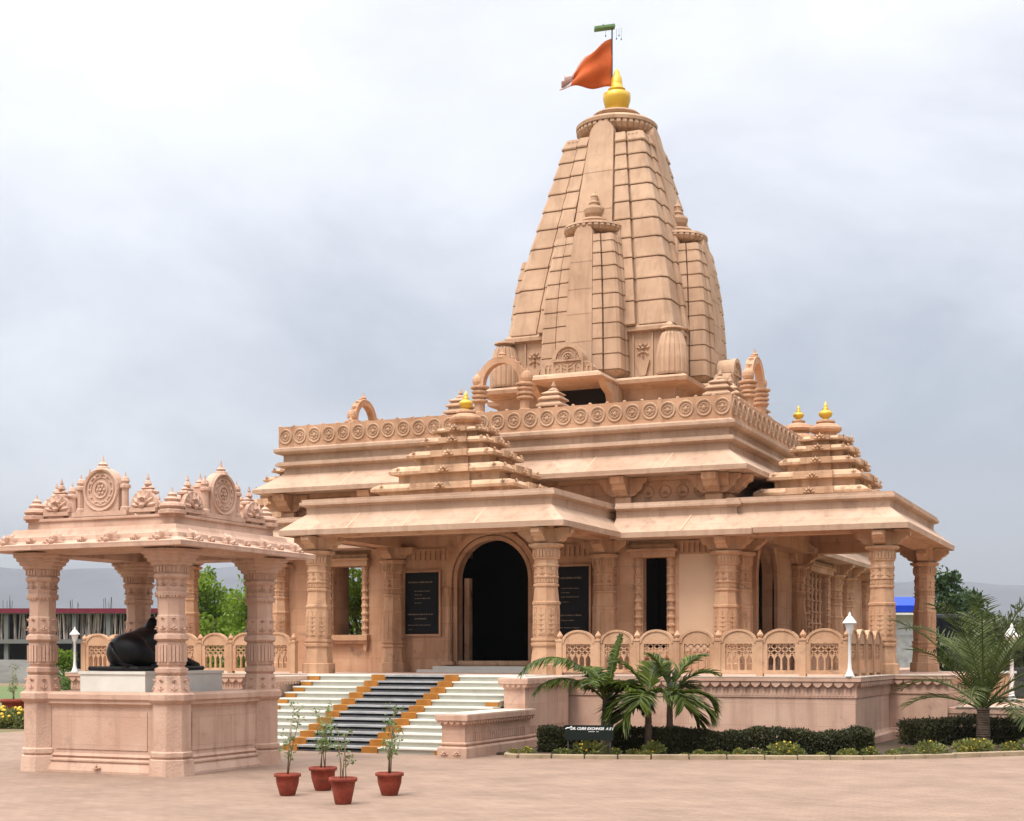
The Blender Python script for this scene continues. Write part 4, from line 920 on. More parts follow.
dado(px0+0.2, px1-0.2, py0-0.10, py0+0.10); dado(px0+0.2, px1-0.2, py1-0.10, py1+0.10); dado(px1-0.10, px1+0.10, py0+0.2, py1-0.2); dado(px0-0.10, px0+0.10, py0+0.2, py1-0.2)
b.box(px0, px1, py0, py1, 0, 0.75)
for (xa, xb, ya, yb) in ((px0+0.36, px1-0.36, py0-0.112, py0-0.10), (px0+0.36, px1-0.36, py1+0.10, py1+0.112)): b.box(xa, xb, ya, yb, 0.36, 0.94)
for (xa, xb) in ((px1+0.10, px1+0.112), (px0-0.112, px0-0.10)): b.box(xa, xb, py0+0.36, py1-0.36, 0.36, 0.94)
b.merge(lotus(0.1, 0.05, 3), Matrix.Translation((pcx, py0-0.2, 0.06)))
P_p(b, 'dado_wall', 'stone_pink')
def pav_col():
    pier = MB().lathe([(0.33, 0), (0.31, 0.24), (0.27, 0.26), (0.30, 0.29), (0.30, 0.35), (0.27, 0.37), (0.27, 1.06), (0.31, 1.10), (0.33, 1.13), (0.33, 1.21), (0.29, 1.24)], 8, apothem=True)
    prof = [(0.265, 1.235), (0.225, 1.48), (0.20, 1.50), (0.235, 1.54), (0.235, 1.60), (0.185, 1.62), (0.185, 1.64), (0.205, 1.66), (0.205, 1.98), (0.19, 2.0), (0.245, 2.04), (0.235, 2.10), (0.19, 2.13), (0.205, 2.16), (0.205, 2.38), (0.19, 2.40), (0.195, 2.66), (0.23, 2.69), (0.235, 2.73), (0.205, 2.75), (0.22, 2.80), (0.195, 2.83), (0.205, 2.92), (0.25, 2.96), (0.25, 3.0), (0.215, 3.02), (0.235, 3.07), (0.235, 3.13)]
    sh = MB().lathe(prof, 8, apothem=True); w = 0.2*2*math.tan(PI/8)
    carve_face(sh, 0.205, 1.70, 1.95, w, 'block'); carve_face(sh, 0.205, 2.18, 2.36, w, 'lotus'); carve_face(sh, 0.215, 2.66, 2.70, w, 'dent'); carve_face(sh, 0.20, 2.83, 2.94, w*1.1, 'lotus'); carve_face(sh, 0.235, 3.04, 3.12, w*1.1, 'dent'); carve_face(sh, 0.245, 1.28, 1.44, w, 'lotus')
    cp = MB().lathe([(0.24, 3.12), (0.29, 3.14), (0.29, 3.18), (0.34, 3.20), (0.34, 3.24), (0.385, 3.26), (0.385, 3.30), (0.43, 3.32), (0.43, 3.37)], 8, apothem=True)
    return pier, sh, cp
pm_ = []
for mbx, nm in zip(pav_col(), ('pier', 'column', 'capital')):
    me = mbx.mesh(nm); me.materials.append(M['column_pink']); pm_.append(me)
for x in (px0, px1):
    for y in (py0, py1):
        c = link('column', pm_[1], pav); c.location = (x-pav.location.x, y-pav.location.y, 0)
        link('pier', pm_[0], c); link('capital', pm_[2], c)
b = MB(); b.rect(pcx, pcy, phx, phy, [(-0.25, 3.70), (-0.25, 3.36), (0.28, 3.355), (0.30, 3.40), (0.60, 3.385), (0.655, 3.39), (0.66, 3.46), (0.61, 3.48), (0.50, 3.50), (0.45, 3.53), (0.43, 3.60), (0.36, 3.62), (0.33, 3.66), (0.30, 3.73), (0.16, 3.74), (0.15, 3.85), (0.18, 3.86), (0.18, 3.90), (0, 3.92)])
roof = P_p(b, 'roof', 'stone_pink')
lp1 = lotus(0.25, 0.06, 7).mesh('lotus_ornament'); lp1.materials.append(M['stone_pink']); lp2 = lotus(0.14, 0.05, 3).mesh('lotus_ornament'); lp2.materials.append(M['stone_pink'])
b = MB()
for f, rz in FACE.items():
    hw = phx if f in ('front', 'back') else phy; dd = phy if f in ('front', 'back') else phx; m4 = T(pcx, pcy, 0, rz)
    for q in (-1.18, -0.42, 0.42, 1.18): o = link('lotus_ornament', lp1, roof); o.matrix_basis = m4 @ Matrix.Translation((q*hw, -dd-0.60, 3.455)) @ Matrix.Rotation(R(-32), 4, 'X')
    for q in (-0.8, 0.0, 0.8): o = link('lotus_ornament', lp2, roof); o.matrix_basis = m4 @ Matrix.Translation((q*hw, -dd-0.56, 3.48)) @ Matrix.Rotation(R(-32), 4, 'X')
def crest():
    """medallion crest standing on the roof edge, facing -y, origin at its base"""
    b = MB(); b.box(-0.52, 0.52, -0.10, 0.10, 0, 0.07); b.box(-0.33, 0.33, -0.05, 0.10, 0.06, 0.35)
    m4 = Matrix.Translation((0, 0, 0.40)); n = 24
    b.prism([(0.34*math.cos(2*PI*k/n), 0.34*math.sin(2*PI*k/n)) for k in range(n)], -0.045, 0.09, m4)
    for (r_, t_) in ((0.31, 0.03), (0.24, 0.016), (0.19, 0.012), (0.12, 0.02)): b.merge(MB().ring(r_, t_, 26, 5), Matrix.Translation((0, -0.05, 0.40)))
    for k in range(12): b.blob((0.215*math.cos(k*PI/6), -0.05, 0.40+0.215*math.sin(k*PI/6)), 0.028, 0.022, 0.028, 6, 4)
    for k in range(6): b.blob((0.06*math.cos(k*PI/3), -0.05, 0.40+0.06*math.sin(k*PI/3)), 0.03, 0.025, 0.03, 6, 4)
    b.blob((0, -0.06, 0.40), 0.03, 0.02, 0.03, 6, 4)
    b.lathe([(0.12, 0.70), (0.10, 0.75), (0.06, 0.77), (0.08, 0.79), (0.03, 0.83), (0.02, 0.86), (0.004, 0.94)], 8)
    for sx in (-1, 1):
        b.lathe([(0.08, 0.06), (0.08, 0.12), (0.055, 0.14), (0.055, 0.40), (0.085, 0.42), (0.085, 0.46), (0.05, 0.48), (0.07, 0.52), (0.05, 0.57), (0.02, 0.59), (0.004, 0.66)], 8, (sx*0.42, 0))
    return b
def turret2():
    """flat lotus plaque with a slim finialled post behind"""
    b = MB(); b.box(-0.24, 0.24, -0.12, 0.02, 0.03, 0.09); b.box(-0.13, 0.13, -0.09, 0.03, 0.0, 0.04)
    n = 12; b.prism([(0.25*math.cos(PI*k/n), 0.09+0.27*math.sin(PI*k/n)) for k in range(n+1)], -0.085, -0.02)
    b.merge(lotus(0.27, 0.05, 7), Matrix.Translation((0, -0.088, 0.10))); b.merge(MB().ring(0.065, 0.02, 14, 4), Matrix.Translation((0, -0.11, 0.19)))
    b.rect(0, 0.03, 0.10, 0.05, [(0, 0.0), (0, 0.30), (0.04, 0.32), (0.04, 0.35), (-0.02, 0.38), (0.0, 0.40), (-0.05, 0.44)])
    b.lathe([(0.04, 0.43), (0.06, 0.46), (0.04, 0.50), (0.02, 0.52), (0.025, 0.54), (0.004, 0.62)], 8, (0, 0.03))
    return b
def kalasha():
    b = MB(); b.lathe([(0.20, 0), (0.20, 0.05), (0.15, 0.07), (0.19, 0.11), (0.17, 0.15), (0.10, 0.18), (0.12, 0.22), (0.06, 0.26), (0.07, 0.29), (0.02, 0.33), (0.004, 0.40)], 8, apothem=True); return b
cm_ = crest().mesh('medallion_crest'); tm2 = turret2().mesh('roof_turret'); km_ = kalasha().mesh('corner_finial')
for me in (cm_, tm2, km_): me.materials.append(M['column_pink'])
for f, rz in FACE.items():
    hw = phx if f in ('front', 'back') else phy; dd = phy if f in ('front', 'back') else phx
    for (me, nm, q) in ((cm_, 'medallion_crest', 0), (tm2, 'roof_turret', -0.82), (tm2, 'roof_turret', 0.82)):
        o = link(nm, me, pav); p_ = Matrix.Rotation(rz, 4, 'Z') @ Vector((q*1.0, -dd-0.06, 3.91)); o.location = (p_.x+pcx-pav.location.x, p_.y+pcy-pav.location.y, p_.z); o.rotation_euler.z = rz
for sx in (-1, 1):
    for sy in (-1, 1):
        o = link('corner_finial', km_, pav); o.location = (pcx+sx*(phx+0.06)-pav.location.x, pcy+sy*(phy+0.06)-pav.location.y, 3.9)
# plinth + bull
pl = empty('marble_plinth', (-14.72, 19.1, 0.75), 'white marble plinth inside the pavilion under the black bull', 'plinth')
MB().box(-0.62, 0.62, -1.0, 1.0, 0, 0.76).build('block', 'marble', pl); MB().box(-0.64, 0.64, -1.02, 1.02, 0.755, 0.80).build('slab', 'marble', pl)
MB().box(-0.35, 0.35, 1.02, 1.2, 0, 0.62).build('small_block', 'marble', pl)
def skin_mesh(name, joints, edges, m, sub=2):
    me = bpy.data.meshes.new(name); me.from_pydata([j[0] for j in joints], edges, []); o = bpy.data.objects.new(name, me); col.objects.link(o)
    sk = o.modifiers.new('skin', 'SKIN'); lay = me.skin_vertices[0] if me.skin_vertices else None
    for i, j in enumerate(joints):
        lay.data[i].radius = (j[1], j[2] if len(j) > 2 else j[1]); 
    lay.data[0].use_root = True
    ss = o.modifiers.new('sub', 'SUBSURF'); ss.levels = sub; ss.render_levels = sub
    dg = bpy.context.evaluated_depsgraph_get(); dg.update(); nm = bpy.data.meshes.new_from_object(o.evaluated_get(dg)); nm.name = name
    bpy.data.objects.remove(o); nm.materials.clear(); nm.materials.append(M[m]); nm.shade_smooth()
    o2 = bpy.data.objects.new(name, nm); col.objects.link(o2); return o2
# Nandi lies facing +Y (towards the temple); local: y forward
bull = empty('bull_statue', (-14.72, 19.0, 1.555), 'polished black stone statue of a reclining humped bull on a marble plinth inside the pavilion', 'statue')
J = [((0, -0.1, 0.38), 0.27, 0.29), ((0, -0.50, 0.34), 0.27, 0.27), ((0, -0.78, 0.34), 0.17, 0.22), ((0, 0.28, 0.46), 0.27, 0.33), ((0, 0.42, 0.62), 0.17, 0.24), ((0, 0.48, 0.80), 0.125, 0.16), ((0, 0.56, 0.90), 0.11, 0.11), ((0, 0.68, 0.84), 0.085, 0.085), ((0, 0.80, 0.74), 0.07, 0.065),
     ((0, 0.06, 0.86), 0.08, 0.12), ((0.30, 0.38, 0.16), 0.10, 0.12), ((0.30, 0.72, 0.10), 0.07, 0.07), ((0.27, 0.94, 0.07), 0.05, 0.05), ((-0.26, 0.38, 0.18), 0.10, 0.12), ((-0.28, 0.62, 0.10), 0.07, 0.07), ((-0.24, 0.42, 0.06), 0.05, 0.05),
     ((0.32, -0.52, 0.20), 0.14, 0.18), ((0.40, -0.20, 0.12), 0.08, 0.08), ((0.40, -0.48, 0.06), 0.05, 0.05), ((-0.30, -0.52, 0.20), 0.14, 0.18), ((-0.38, -0.2, 0.12), 0.08, 0.08), ((-0.38, -0.48, 0.06), 0.05, 0.05)]
E_ = [(0,1),(1,2),(0,3),(3,4),(4,5),(5,6),(6,7),(7,8),(3,9),(3,10),(10,11),(11,12),(3,13),(13,14),(14,15),(1,16),(16,17),(17,18),(1,19),(19,20),(20,21)]
o = skin_mesh('body', J, E_, 'blackstone'); o.parent = bull
for sx in (-1, 1):
    b = MB(); b.tube([(sx*0.07, 0.50, 0.97), (sx*0.12, 0.48, 1.03), (sx*0.11, 0.48, 1.10), (sx*0.05, 0.50, 1.15)], [0.032, 0.028, 0.02, 0.006], 8); b.build('horn', 'blackstone', bull, True)
    b = MB(); b.blob((sx*0.17, 0.48, 0.90), 0.10, 0.03, 0.045, 8, 5); b.build('ear', 'blackstone', bull, True)
b = MB(); b.tube([(0, -0.93, 0.42), (0.1, -1.0, 0.3), (0.22, -0.95, 0.12), (0.34, -0.8, 0.04)], [0.035, 0.03, 0.025, 0.04], 8); b.build('tail', 'blackstone', bull, True)
b = MB(); 
for k in range(20):
    a = 2*PI*k/20; b.blob((0.19*math.cos(a), 0.44+0.05*math.sin(a), 0.66+0.17*math.sin(a)), 0.03, 0.03, 0.03, 6, 4)
b.build('bead_collar', 'blackstone', bull, True)
MB().rect(0, -0.04, 0.46, 0.84, [(0, 0), (0.02, 0.04), (0.0, 0.07)]).build('base_slab', 'blackstone', bull)

# ------------------------------------------------------------------ plants helpers
def leaves(name, m, pts, size, parent=None, kind=None, rnd=None, aspect=0.5, up=0.3):
    """pts: Nx3 array; one bent leaf quad per point"""
    rng = np.random.default_rng(rnd or 1); n = len(pts); pts = np.asarray(pts, dtype=float)
    d = rng.normal(size=(n, 3)); d[:, 2] += up; d /= np.linalg.norm(d, axis=1)[:, None]
    t = rng.normal(size=(n, 3)); w = np.cross(d, t); w /= np.linalg.norm(w, axis=1)[:, None]; nn_ = np.cross(d, w)
    s = (size*rng.uniform(0.6, 1.3, n))[:, None]
    a = pts; b_ = pts + d*s*0.5 + w*s*aspect*0.5 + nn_*s*0.06; c = pts + d*s; e = pts + d*s*0.5 - w*s*aspect*0.5 + nn_*s*0.06
    V = np.stack([a, b_, c, e], axis=1).reshape(-1, 3)
    me = bpy.data.meshes.new(name); me.vertices.add(4*n); me.vertices.foreach_set('co', V.ravel()); me.loops.add(4*n); me.loops.foreach_set('vertex_index', np.arange(4*n, dtype=np.int32))
    me.polygons.add(n); me.polygons.foreach_set('loop_start', np.arange(0, 4*n, 4, dtype=np.int32)); me.update(calc_edges=True); me.validate()
    me.materials.append(M[m]); return link(name, me, parent, kind)
def cloud(rng, c, r, n, hollow=0.5):
    v = rng.normal(size=(n, 3)); v /= np.linalg.norm(v, axis=1)[:, None]; rad = hollow + (1-hollow)*rng.uniform(0, 1, n)**0.6
    return np.asarray(c) + v*rad[:, None]*np.asarray(r)
def tree(name, x, y, h, w, m, label, group, seed, n=5000, leaf=0.22, cat='tree', clumps=26, low=0.2, aspect=0.5):
    rng = np.random.default_rng(seed); r = empty(name, (x, y, 0), label, cat, group)
    b = MB(); tips = []
    b.tube([(0,0,0), (0.1*w, 0.02, h*0.25), (0.03*w, 0.05, h*0.55), (0.0, 0, h*0.9)], [0.05*h*0.5, 0.035*h*0.5, 0.02*h*0.5, 0.005*h], 7)
    for k in range(9):
        a = rng.uniform(0, 2*PI); z0 = h*rng.uniform(0.2, 0.6); L = w*rng.uniform(0.5, 0.95)*0.5; e = (math.cos(a)*L, math.sin(a)*L, z0+h*rng.uniform(0.12, 0.35))
        b.tube([(0.03*w, 0, z0), (e[0]*0.5, e[1]*0.5, z0+(e[2]-z0)*0.6), e], [0.012*h, 0.008*h, 0.003*h], 5); tips.append(e)
    b.build('trunk', 'bark_grey', r, True)
    P_ = []
    for k in range(clumps):
        z = h*(low + (1.0-low)*rng.uniform(0, 1)**0.8); f = math.sin(PI*min(1, max(0.0, (z/h-low*0.6)/(1.02-low*0.6))))**0.6
        a = rng.uniform(0, 2*PI); q = w*0.5*f*rng.uniform(0.1, 0.85); cr_ = w*rng.uniform(0.09, 0.2)
        P_.append(cloud(rng, (math.cos(a)*q, math.sin(a)*q, z-cr_*0.3), (cr_, cr_, cr_*0.8), int(n/clumps), 0.2))
    leaves('crown', m, np.concatenate(P_), leaf, r, rnd=seed+3, aspect=aspect)
    return r

# ------------------------------------------------------------------ hedges
def hedge(path, w, h, n, label, seed):
    rng = np.random.default_rng(seed); r = empty('hedge', (path[0][0], path[0][1], 0), label, 'hedge', 'clipped hedges in the front bed')
    pts = []; tot = [math.dist(path[i], path[i+1]) for i in range(len(path)-1)]; L = sum(tot)
    core = MB()
    for i in range(len(path)-1):
        k = int(n*tot[i]/L); t = rng.uniform(0, 1, k); a = np.array(path[i]); c = np.array(path[i+1]); d = (c-a)/tot[i]; nr = np.array([-d[1], d[0]])
        u = rng.uniform(-1, 1, k); v = rng.uniform(0, 1, k)
        # push to surface
        m_ = rng.uniform(0, 1, k); side = m_ < 0.55; u = np.where(side, -1+rng.uniform(0, 0.25, k), u); v = np.where(side, v, 1-rng.uniform(0, 0.2, k))
        hh = h*(1+0.09*np.sin(t*tot[i]*2.1+seed)+0.06*np.sin(t*tot[i]*5.3)+0.04*np.sin(t*tot[i]*13.0+1)+rng.normal(0, 0.035, k)); rnd_ = 1-0.25*np.clip((v-0.7)/0.3, 0, 1)**2
        X = a[0]+d[0]*t*tot[i]+nr[0]*u*w/2*rnd_; Y = a[1]+d[1]*t*tot[i]+nr[1]*u*w/2*rnd_
        pts.append(np.stack([X-path[0][0], Y-path[0][1], 0.02+v*hh], 1))
        q = Matrix.Translation((a[0]-path[0][0], a[1]-path[0][1], 0)) @ Matrix.Rotation(math.atan2(d[1], d[0]), 4, 'Z')
        core.box(0.22 if i == 0 else 0.0, tot[i]-(0.22 if i == len(path)-2 else 0.0), -w/2+0.13, w/2-0.13, 0, h-0.14-0.004*i, q)
    for (e, f) in ((0, 1), (-1, -2)):
        k = 3500; a = np.array(path[e]); d = np.array(path[f])-a; d = d/np.linalg.norm(d); nr = np.array([-d[1], d[0]]); u = rng.uniform(-1, 1, k)*w/2; v = rng.uniform(0, 1, k)*h*0.97; q_ = rng.uniform(-0.05, 0.25, k)+0.12*(u/(w/2))**2
        pts.append(np.stack([a[0]+d[0]*q_+nr[0]*u-path[0][0], a[1]+d[1]*q_+nr[1]*u-path[0][1], v], 1))
    leaves('foliage', 'leaf_hedge', np.concatenate(pts), 0.05, r, rnd=seed)
    core.build('woody_core', 'soil', r)
hedge([(-10.35, 24.75), (-8.0, 25.25), (-6.3, 25.8), (-4.75, 26.45)], 0.9, 0.44, 60000, 'long dark clipped hedge below the terrace wall, behind the twin palms', 3)
hedge([(-4.5, 29.3), (-2.9, 30.75), (2.4, 31.4)], 0.95, 0.50, 42000, 'dark clipped hedge at right, around the trunk of the feathery palm', 5)
# planting bed and kerb
kp = [(-10.62, 23.9), (-10.45, 23.42), (-10.2, 23.36), (-8.0, 24.0), (-6.2, 24.72), (-4.65, 25.35), (-3.3, 26.5), (-2.2, 27.7), (2.5, 32.0)]
bed = MB(); bk = [(3.0, 32.1), (-5.0, 32.1), (-5.2, 28.0), (-10.9, 28.0), (-10.9, 23.95)]
pl_ = [(p[0], p[1]+0.05) for p in kp] + bk
bed.stack([(pl_, 0.0), (pl_, 0.05)]); bed.build('planting_bed', 'soil', kind='structure')
def along(path, step):
    out_ = []; acc = 0
    for i in range(len(path)-1):
        a, c = Vector(path[i]), Vector(path[i+1]); L = (c-a).length; k = max(1, int(round(L/step)))
        for j in range(k): out_.append((a.lerp(c, j/k), a.lerp(c, (j+1)/k)))
    return out_
kr = empty('kerb', (-8, 24, 0), 'low line of weathered stone kerb blocks edging the planting bed', 'kerb'); P_k = PB(kr)
rk = random.Random(4)
for a, c in along(kp, 0.62):
    d = c-a; L = d.length; b = MB(); m4 = T(a.x, a.y, 0, math.atan2(d.y, d.x)); z = 0.085+rk.uniform(-0.008, 0.008)
    b.rect(L/2, 0, L/2-0.012, 0.06, [(0, 0), (0, z-0.012), (-0.012, z)], m4); P_k(b, 'kerb_block', 'kerb')
# flowering clumps
def clump_mesh(seed, fm, nf):
    rng = np.random.default_rng(seed); r = empty('bedding_plant', (0, 0, 0)); 
    leaves('foliage', 'leaf_flower', cloud(rng, (0, 0, 0.07), (0.24, 0.17, 0.10), 420, 0.15), 0.055, r, rnd=seed)
    b = MB()
    for p in cloud(rng, (0, 0, 0.12), (0.15, 0.13, 0.09), nf, 0.8): b.blob(tuple(p), 0.018, 0.018, 0.012, 6, 3)
    b.build('flowers', fm, r, kind='stuff'); return r
pos = []
for a, c in along(kp[2:], 0.28): 
    d = (c-a).normalized(); nr = Vector((-d.y, d.x)); p = a + nr*rk.uniform(0.16, 0.50) + d*rk.uniform(-0.22, 0.22); pos.append((p.x, p.y))
protos = [clump_mesh(11, 'flower_y', 14), clump_mesh(12, 'flower_p', 7), clump_mesh(13, 'flower_y', 3)]
used = [False]*3
for i, (x, y) in enumerate(pos):
    k = rk.choice((0, 0, 1, 2, 2)); o = protos[k] if not used[k] else copy_tree(protos[k]); used[k] = True
    o.location = (x, y, 0.05); o.rotation_euler.z = rk.uniform(0, 6); s = rk.uniform(0.4, 0.85); o.scale = (s*rk.uniform(0.8, 1.5), s, s*rk.uniform(0.6, 1.3))
    if s > 0.8: o.scale = (1.2, 1.2, 1.3)
    tag(o, ('low yellow flowering bedding plant at the front edge of the kerbed bed', 'low pink flowering bedding plant at the front edge of the kerbed bed', 'low leafy bedding plant with few blooms at the front edge of the kerbed bed')[k], 'bedding plant', ('yellow bedding plants along the kerb', 'pink bedding plants along the kerb', 'leafy bedding plants along the kerb')[k])
for k in range(3):
    if not used[k]: protos[k].location = (-6+k, 25.2, 0.05)

# ------------------------------------------------------------------ palms
def frond(length, elev, az, droop, leaf_len, leaf_w, nleaf, m, parent, seed, fan=0.0, start=0.2, vang=35, name='frond', hang=0.25):
    rng = random.Random(seed); n = 22; p = Vector((0, 0, 0)); e = elev; pts = [p.copy()]; dirs = []
    for i in range(n):
        d = Vector((math.cos(e)*math.cos(az), math.cos(e)*math.sin(az), math.sin(e))); dirs.append(d); p = p + d*(length/n); pts.append(p.copy()); e -= droop/n*(0.4+1.2*i/n)
    dirs.append(dirs[-1])
    b = MB(); b.tube(pts, [0.022*(1-0.85*i/n)+0.003 for i in range(n+1)], 5)
    for sd in (-1, 1):
        for k in range(nleaf):
            t = start+(1-start)*(k+0.5)/nleaf; f = t*n; i = int(min(n-1, f)); q = pts[i].lerp(pts[i+1], f-i); d = dirs[i]
            side = d.cross(Vector((0, 0, 1))).normalized()*sd; upv = side.cross(d)*sd
            if upv.z < 0: upv = -upv
            fw = R(rng.uniform(vang-6, vang+6)) + fan*(t-start)*R(40)
            ld = (side*math.cos(fw) + d*math.sin(fw) + upv*rng.uniform(0.05, 0.35)).normalized()
            L = leaf_len*(0.55+0.75*math.sin(PI*min(1, (t-start)/(1-start)*0.85+0.12)))*rng.uniform(0.88, 1.08); w = leaf_w
            wv = ld.cross(upv).normalized()*w; m1 = q+ld*L*0.5-Vector((0, 0, L*hang*0.3)); m2 = q+ld*L-Vector((0, 0, L*hang*1.1*rng.uniform(0.7, 1.2))); up2 = upv*w*0.35
            o_ = len(b.v)
            b.v += [tuple(q-wv*0.4), tuple(q+wv*0.4), tuple(m1-wv+up2), tuple(m1+up2*-0.6), tuple(m1+wv+up2), tuple(m2)]
            b.f += [(o_, o_+3, o_+2), (o_, o_+1, o_+3), (o_+1, o_+4, o_+3), (o_+2, o_+3, o_+5), (o_+3, o_+4, o_+5)]
    ob = b.build(name, m, parent, fix=False); return ob
def fanleaf(stalk, elev, az, rad, nseg, m, parent, seed, spread=150, droop=0.25):
    rng = random.Random(seed); d = Vector((math.cos(elev)*math.cos(az), math.cos(elev)*math.sin(az), math.sin(elev)))
    side = d.cross(Vector((0, 0, 1))).normalized(); up = side.cross(d); b = MB(); c = d*stalk - Vector((0, 0, stalk*0.05))
    b.tube([(0,0,0), tuple(c*0.5+Vector((0,0,0.02))), tuple(c)], [0.018, 0.012, 0.01], 5)
    for k in range(nseg):
        a = R(-spread/2+spread*k/(nseg-1)); ld = (d*math.cos(a)+side*math.sin(a)+up*0.12*rng.uniform(-1, 1)).normalized(); L = rad*(0.8+0.2*math.cos(a))*rng.uniform(0.9, 1.05)
        wv = ld.cross(up).normalized()*0.030*rad/0.6; m1 = c+ld*L*0.55-Vector((0,0,L*droop*0.25)); m2 = c+ld*L-Vector((0,0,L*droop*rng.uniform(0.6, 1.3))); o_ = len(b.v)
        b.v += [tuple(c-wv*0.2), tuple(c+wv*0.2), tuple(m1-wv+up*0.012), tuple(m1-up*0.012), tuple(m1+wv+up*0.012), tuple(m2)]
        b.f += [(o_, o_+3, o_+2), (o_, o_+1, o_+3), (o_+1, o_+4, o_+3), (o_+2, o_+3, o_+5), (o_+3, o_+4, o_+5)]
    return b.build('frond', m, parent, fix=False)
def trunk(h, r0, r1, parent, m='bark', seed=1, rings=14):
    rng = random.Random(seed); pr = []
    for k in range(rings):
        t = k/rings; r = (r0+(r1-r0)*t**0.7)*rng.uniform(0.96, 1.05); pr += [(r*1.04, h*t), (r*0.97, h*(t+rng.uniform(0.4, 0.8)/rings))]
    pr.append((r1, h)); return MB().lathe(pr, 12).build('trunk', m, parent)
# image right is roughly +X; towards camera is -Y.  az 0 = +X
cr_right = R(23.86)
p1 = empty('palm', (-9.05, 24.65, 0.05), 'palm with long arching feather fronds left of the twin palms, beside the small sign', 'palm'); trunk(0.98, 0.15, 0.07, p1, seed=2)
hub = Vector((0, 0, 0.9))
for k, (L, el_, az_, dr, ll, lw) in enumerate(((1.95, 66, 184, 128, 0.36, 0.026), (1.45, 48, 180, 105, 0.36, 0.026), (1.25, 80, 30, 12, 0.16, 0.03), (1.05, 50, 5, 160, 0.34, 0.028), (0.9, 66, 40, 130, 0.30, 0.028), (0.9, 60, 320, 140, 0.32, 0.028), (1.1, 70, 120, 90, 0.3, 0.026), (0.8, 35, 12, 120, 0.34, 0.028), (0.85, 72, 240, 120, 0.28, 0.026), (0.7, 20, 350, 90, 0.3, 0.028))):
    o = frond(L, R(el_), R(az_)+cr_right, R(dr), ll, lw, 42, 'leaf_palm', p1, 20+k, vang=28, hang=0.55 if k in (0, 1) else 0.3); o.location = hub
for tx, ty, seed, lb in ((-8.30, 24.75, 40, 'left stem of the twin fan leaved palms in front of the terrace railing'), (-7.98, 24.98, 60, 'right stem of the twin fan leaved palms in front of the terrace railing')):
    p2 = empty('palm', (tx, ty, 0.05), lb, 'palm'); hh = 1.02 if seed == 40 else 1.06; trunk(hh*0.96, 0.085, 0.045, p2, seed=seed)
    L_ = ((0.95, 72, 168, 60), (0.85, 50, 185, 90), (0.8, 20, 190, 100), (0.75, -5, 215, 80), (0.8, 80, 60, 60), (0.7, 40, 250, 120), (0.7, 45, 310, 110), (0.6, 5, 160, 80)) if seed == 40 else ((1.0, 74, 18, 60), (0.95, 58, 5, 75), (0.9, 30, 355, 110), (0.85, 5, 345, 80), (0.85, 84, 150, 50), (0.7, 35, 290, 120), (0.75, 45, 60, 80), (0.7, -12, 15, 70))
    for k, (L, el_, az_, dr) in enumerate(L_):
        o = frond(L, R(el_), R(az_)+cr_right, R(dr), 0.40, 0.026, 30, 'leaf_palm2', p2, seed+k, start=0.28, vang=44, hang=0.28); o.location = (0, 0, hh*0.92)
p3 = empty('palm', (-3.12, 29.55, 0.05), 'feathery young date palm with upright thin fronds at the right edge of the bed', 'palm'); trunk(0.74, 0.135, 0.12, p3, seed=5, rings=16)
rp3 = random.Random(9)
for k in range(22):
    az_ = 360*k/22*2.4 % 360; el_ = (82, 74, 64, 55, 42, 28)[k % 6]; L = (2.55, 2.65, 2.6, 2.3, 2.0, 1.7)[k % 6]*rp3.uniform(0.9, 1.08)
    o = frond(L, R(el_), R(az_), R(rp3.uniform(45, 110)), 0.42, 0.014, 32, 'leaf_date', p3, 80+k, start=0.14, vang=40, hang=0.15); o.location = (0, 0, 0.68)

# small sign in front of the hedge
sg = empty('garden_sign', (-9.16, 24.02, 0.05), 'small dark sign with white slanted lettering in front of the hedge, left of a palm', 'sign'); sg.rotation_euler.z = R(15)
MB().box(-0.42, 0.44, -0.01, 0.01, 0.26, 0.52).build('board', 'sign_green', sg); 
for x in (-0.36, 0.38): MB().box(x-0.012, x+0.012, 0.011, 0.03, 0, 0.5).build('stake', 'iron', sg)
def text_obj(s, size, name, m, parent, loc, shear=0.35, ext=0.003):
    cu = bpy.data.curves.new(name, 'FONT'); cu.body = s; cu.size = size; cu.extrude = ext; cu.shear = shear; cu.align_x = 'CENTER'; cu.offset = size*0.035
    o = bpy.data.objects.new(name, cu); col.objects.link(o); dg = bpy.context.evaluated_depsgraph_get(); dg.update(); me = bpy.data.meshes.new_from_object(o.evaluated_get(dg)); bpy.data.objects.remove(o)
    me.materials.clear(); me.materials.append(M[m]); o = link(name, me, parent); o.rotation_euler = (R(90), 0, 0); o.location = loc; return o
text_obj('DR. CURR EXCHNGR  A E I', 0.062, 'lettering', 'sign_white', sg, (0.055, -0.014, 0.44))
b = MB(); b.tube([(-0.40, -0.016, 0.455), (-0.36, -0.016, 0.475), (-0.33, -0.016, 0.47), (-0.29, -0.016, 0.50)], 0.010, 5); b.build('emblem', 'sign_white', sg)
b = MB(); b.box(0.0, 0.11, -0.014, -0.009, 0.405, 0.412); b.box(0.14, 0.18, -0.014, -0.009, 0.405, 0.412); b.build('underline', 'sign_white', sg)

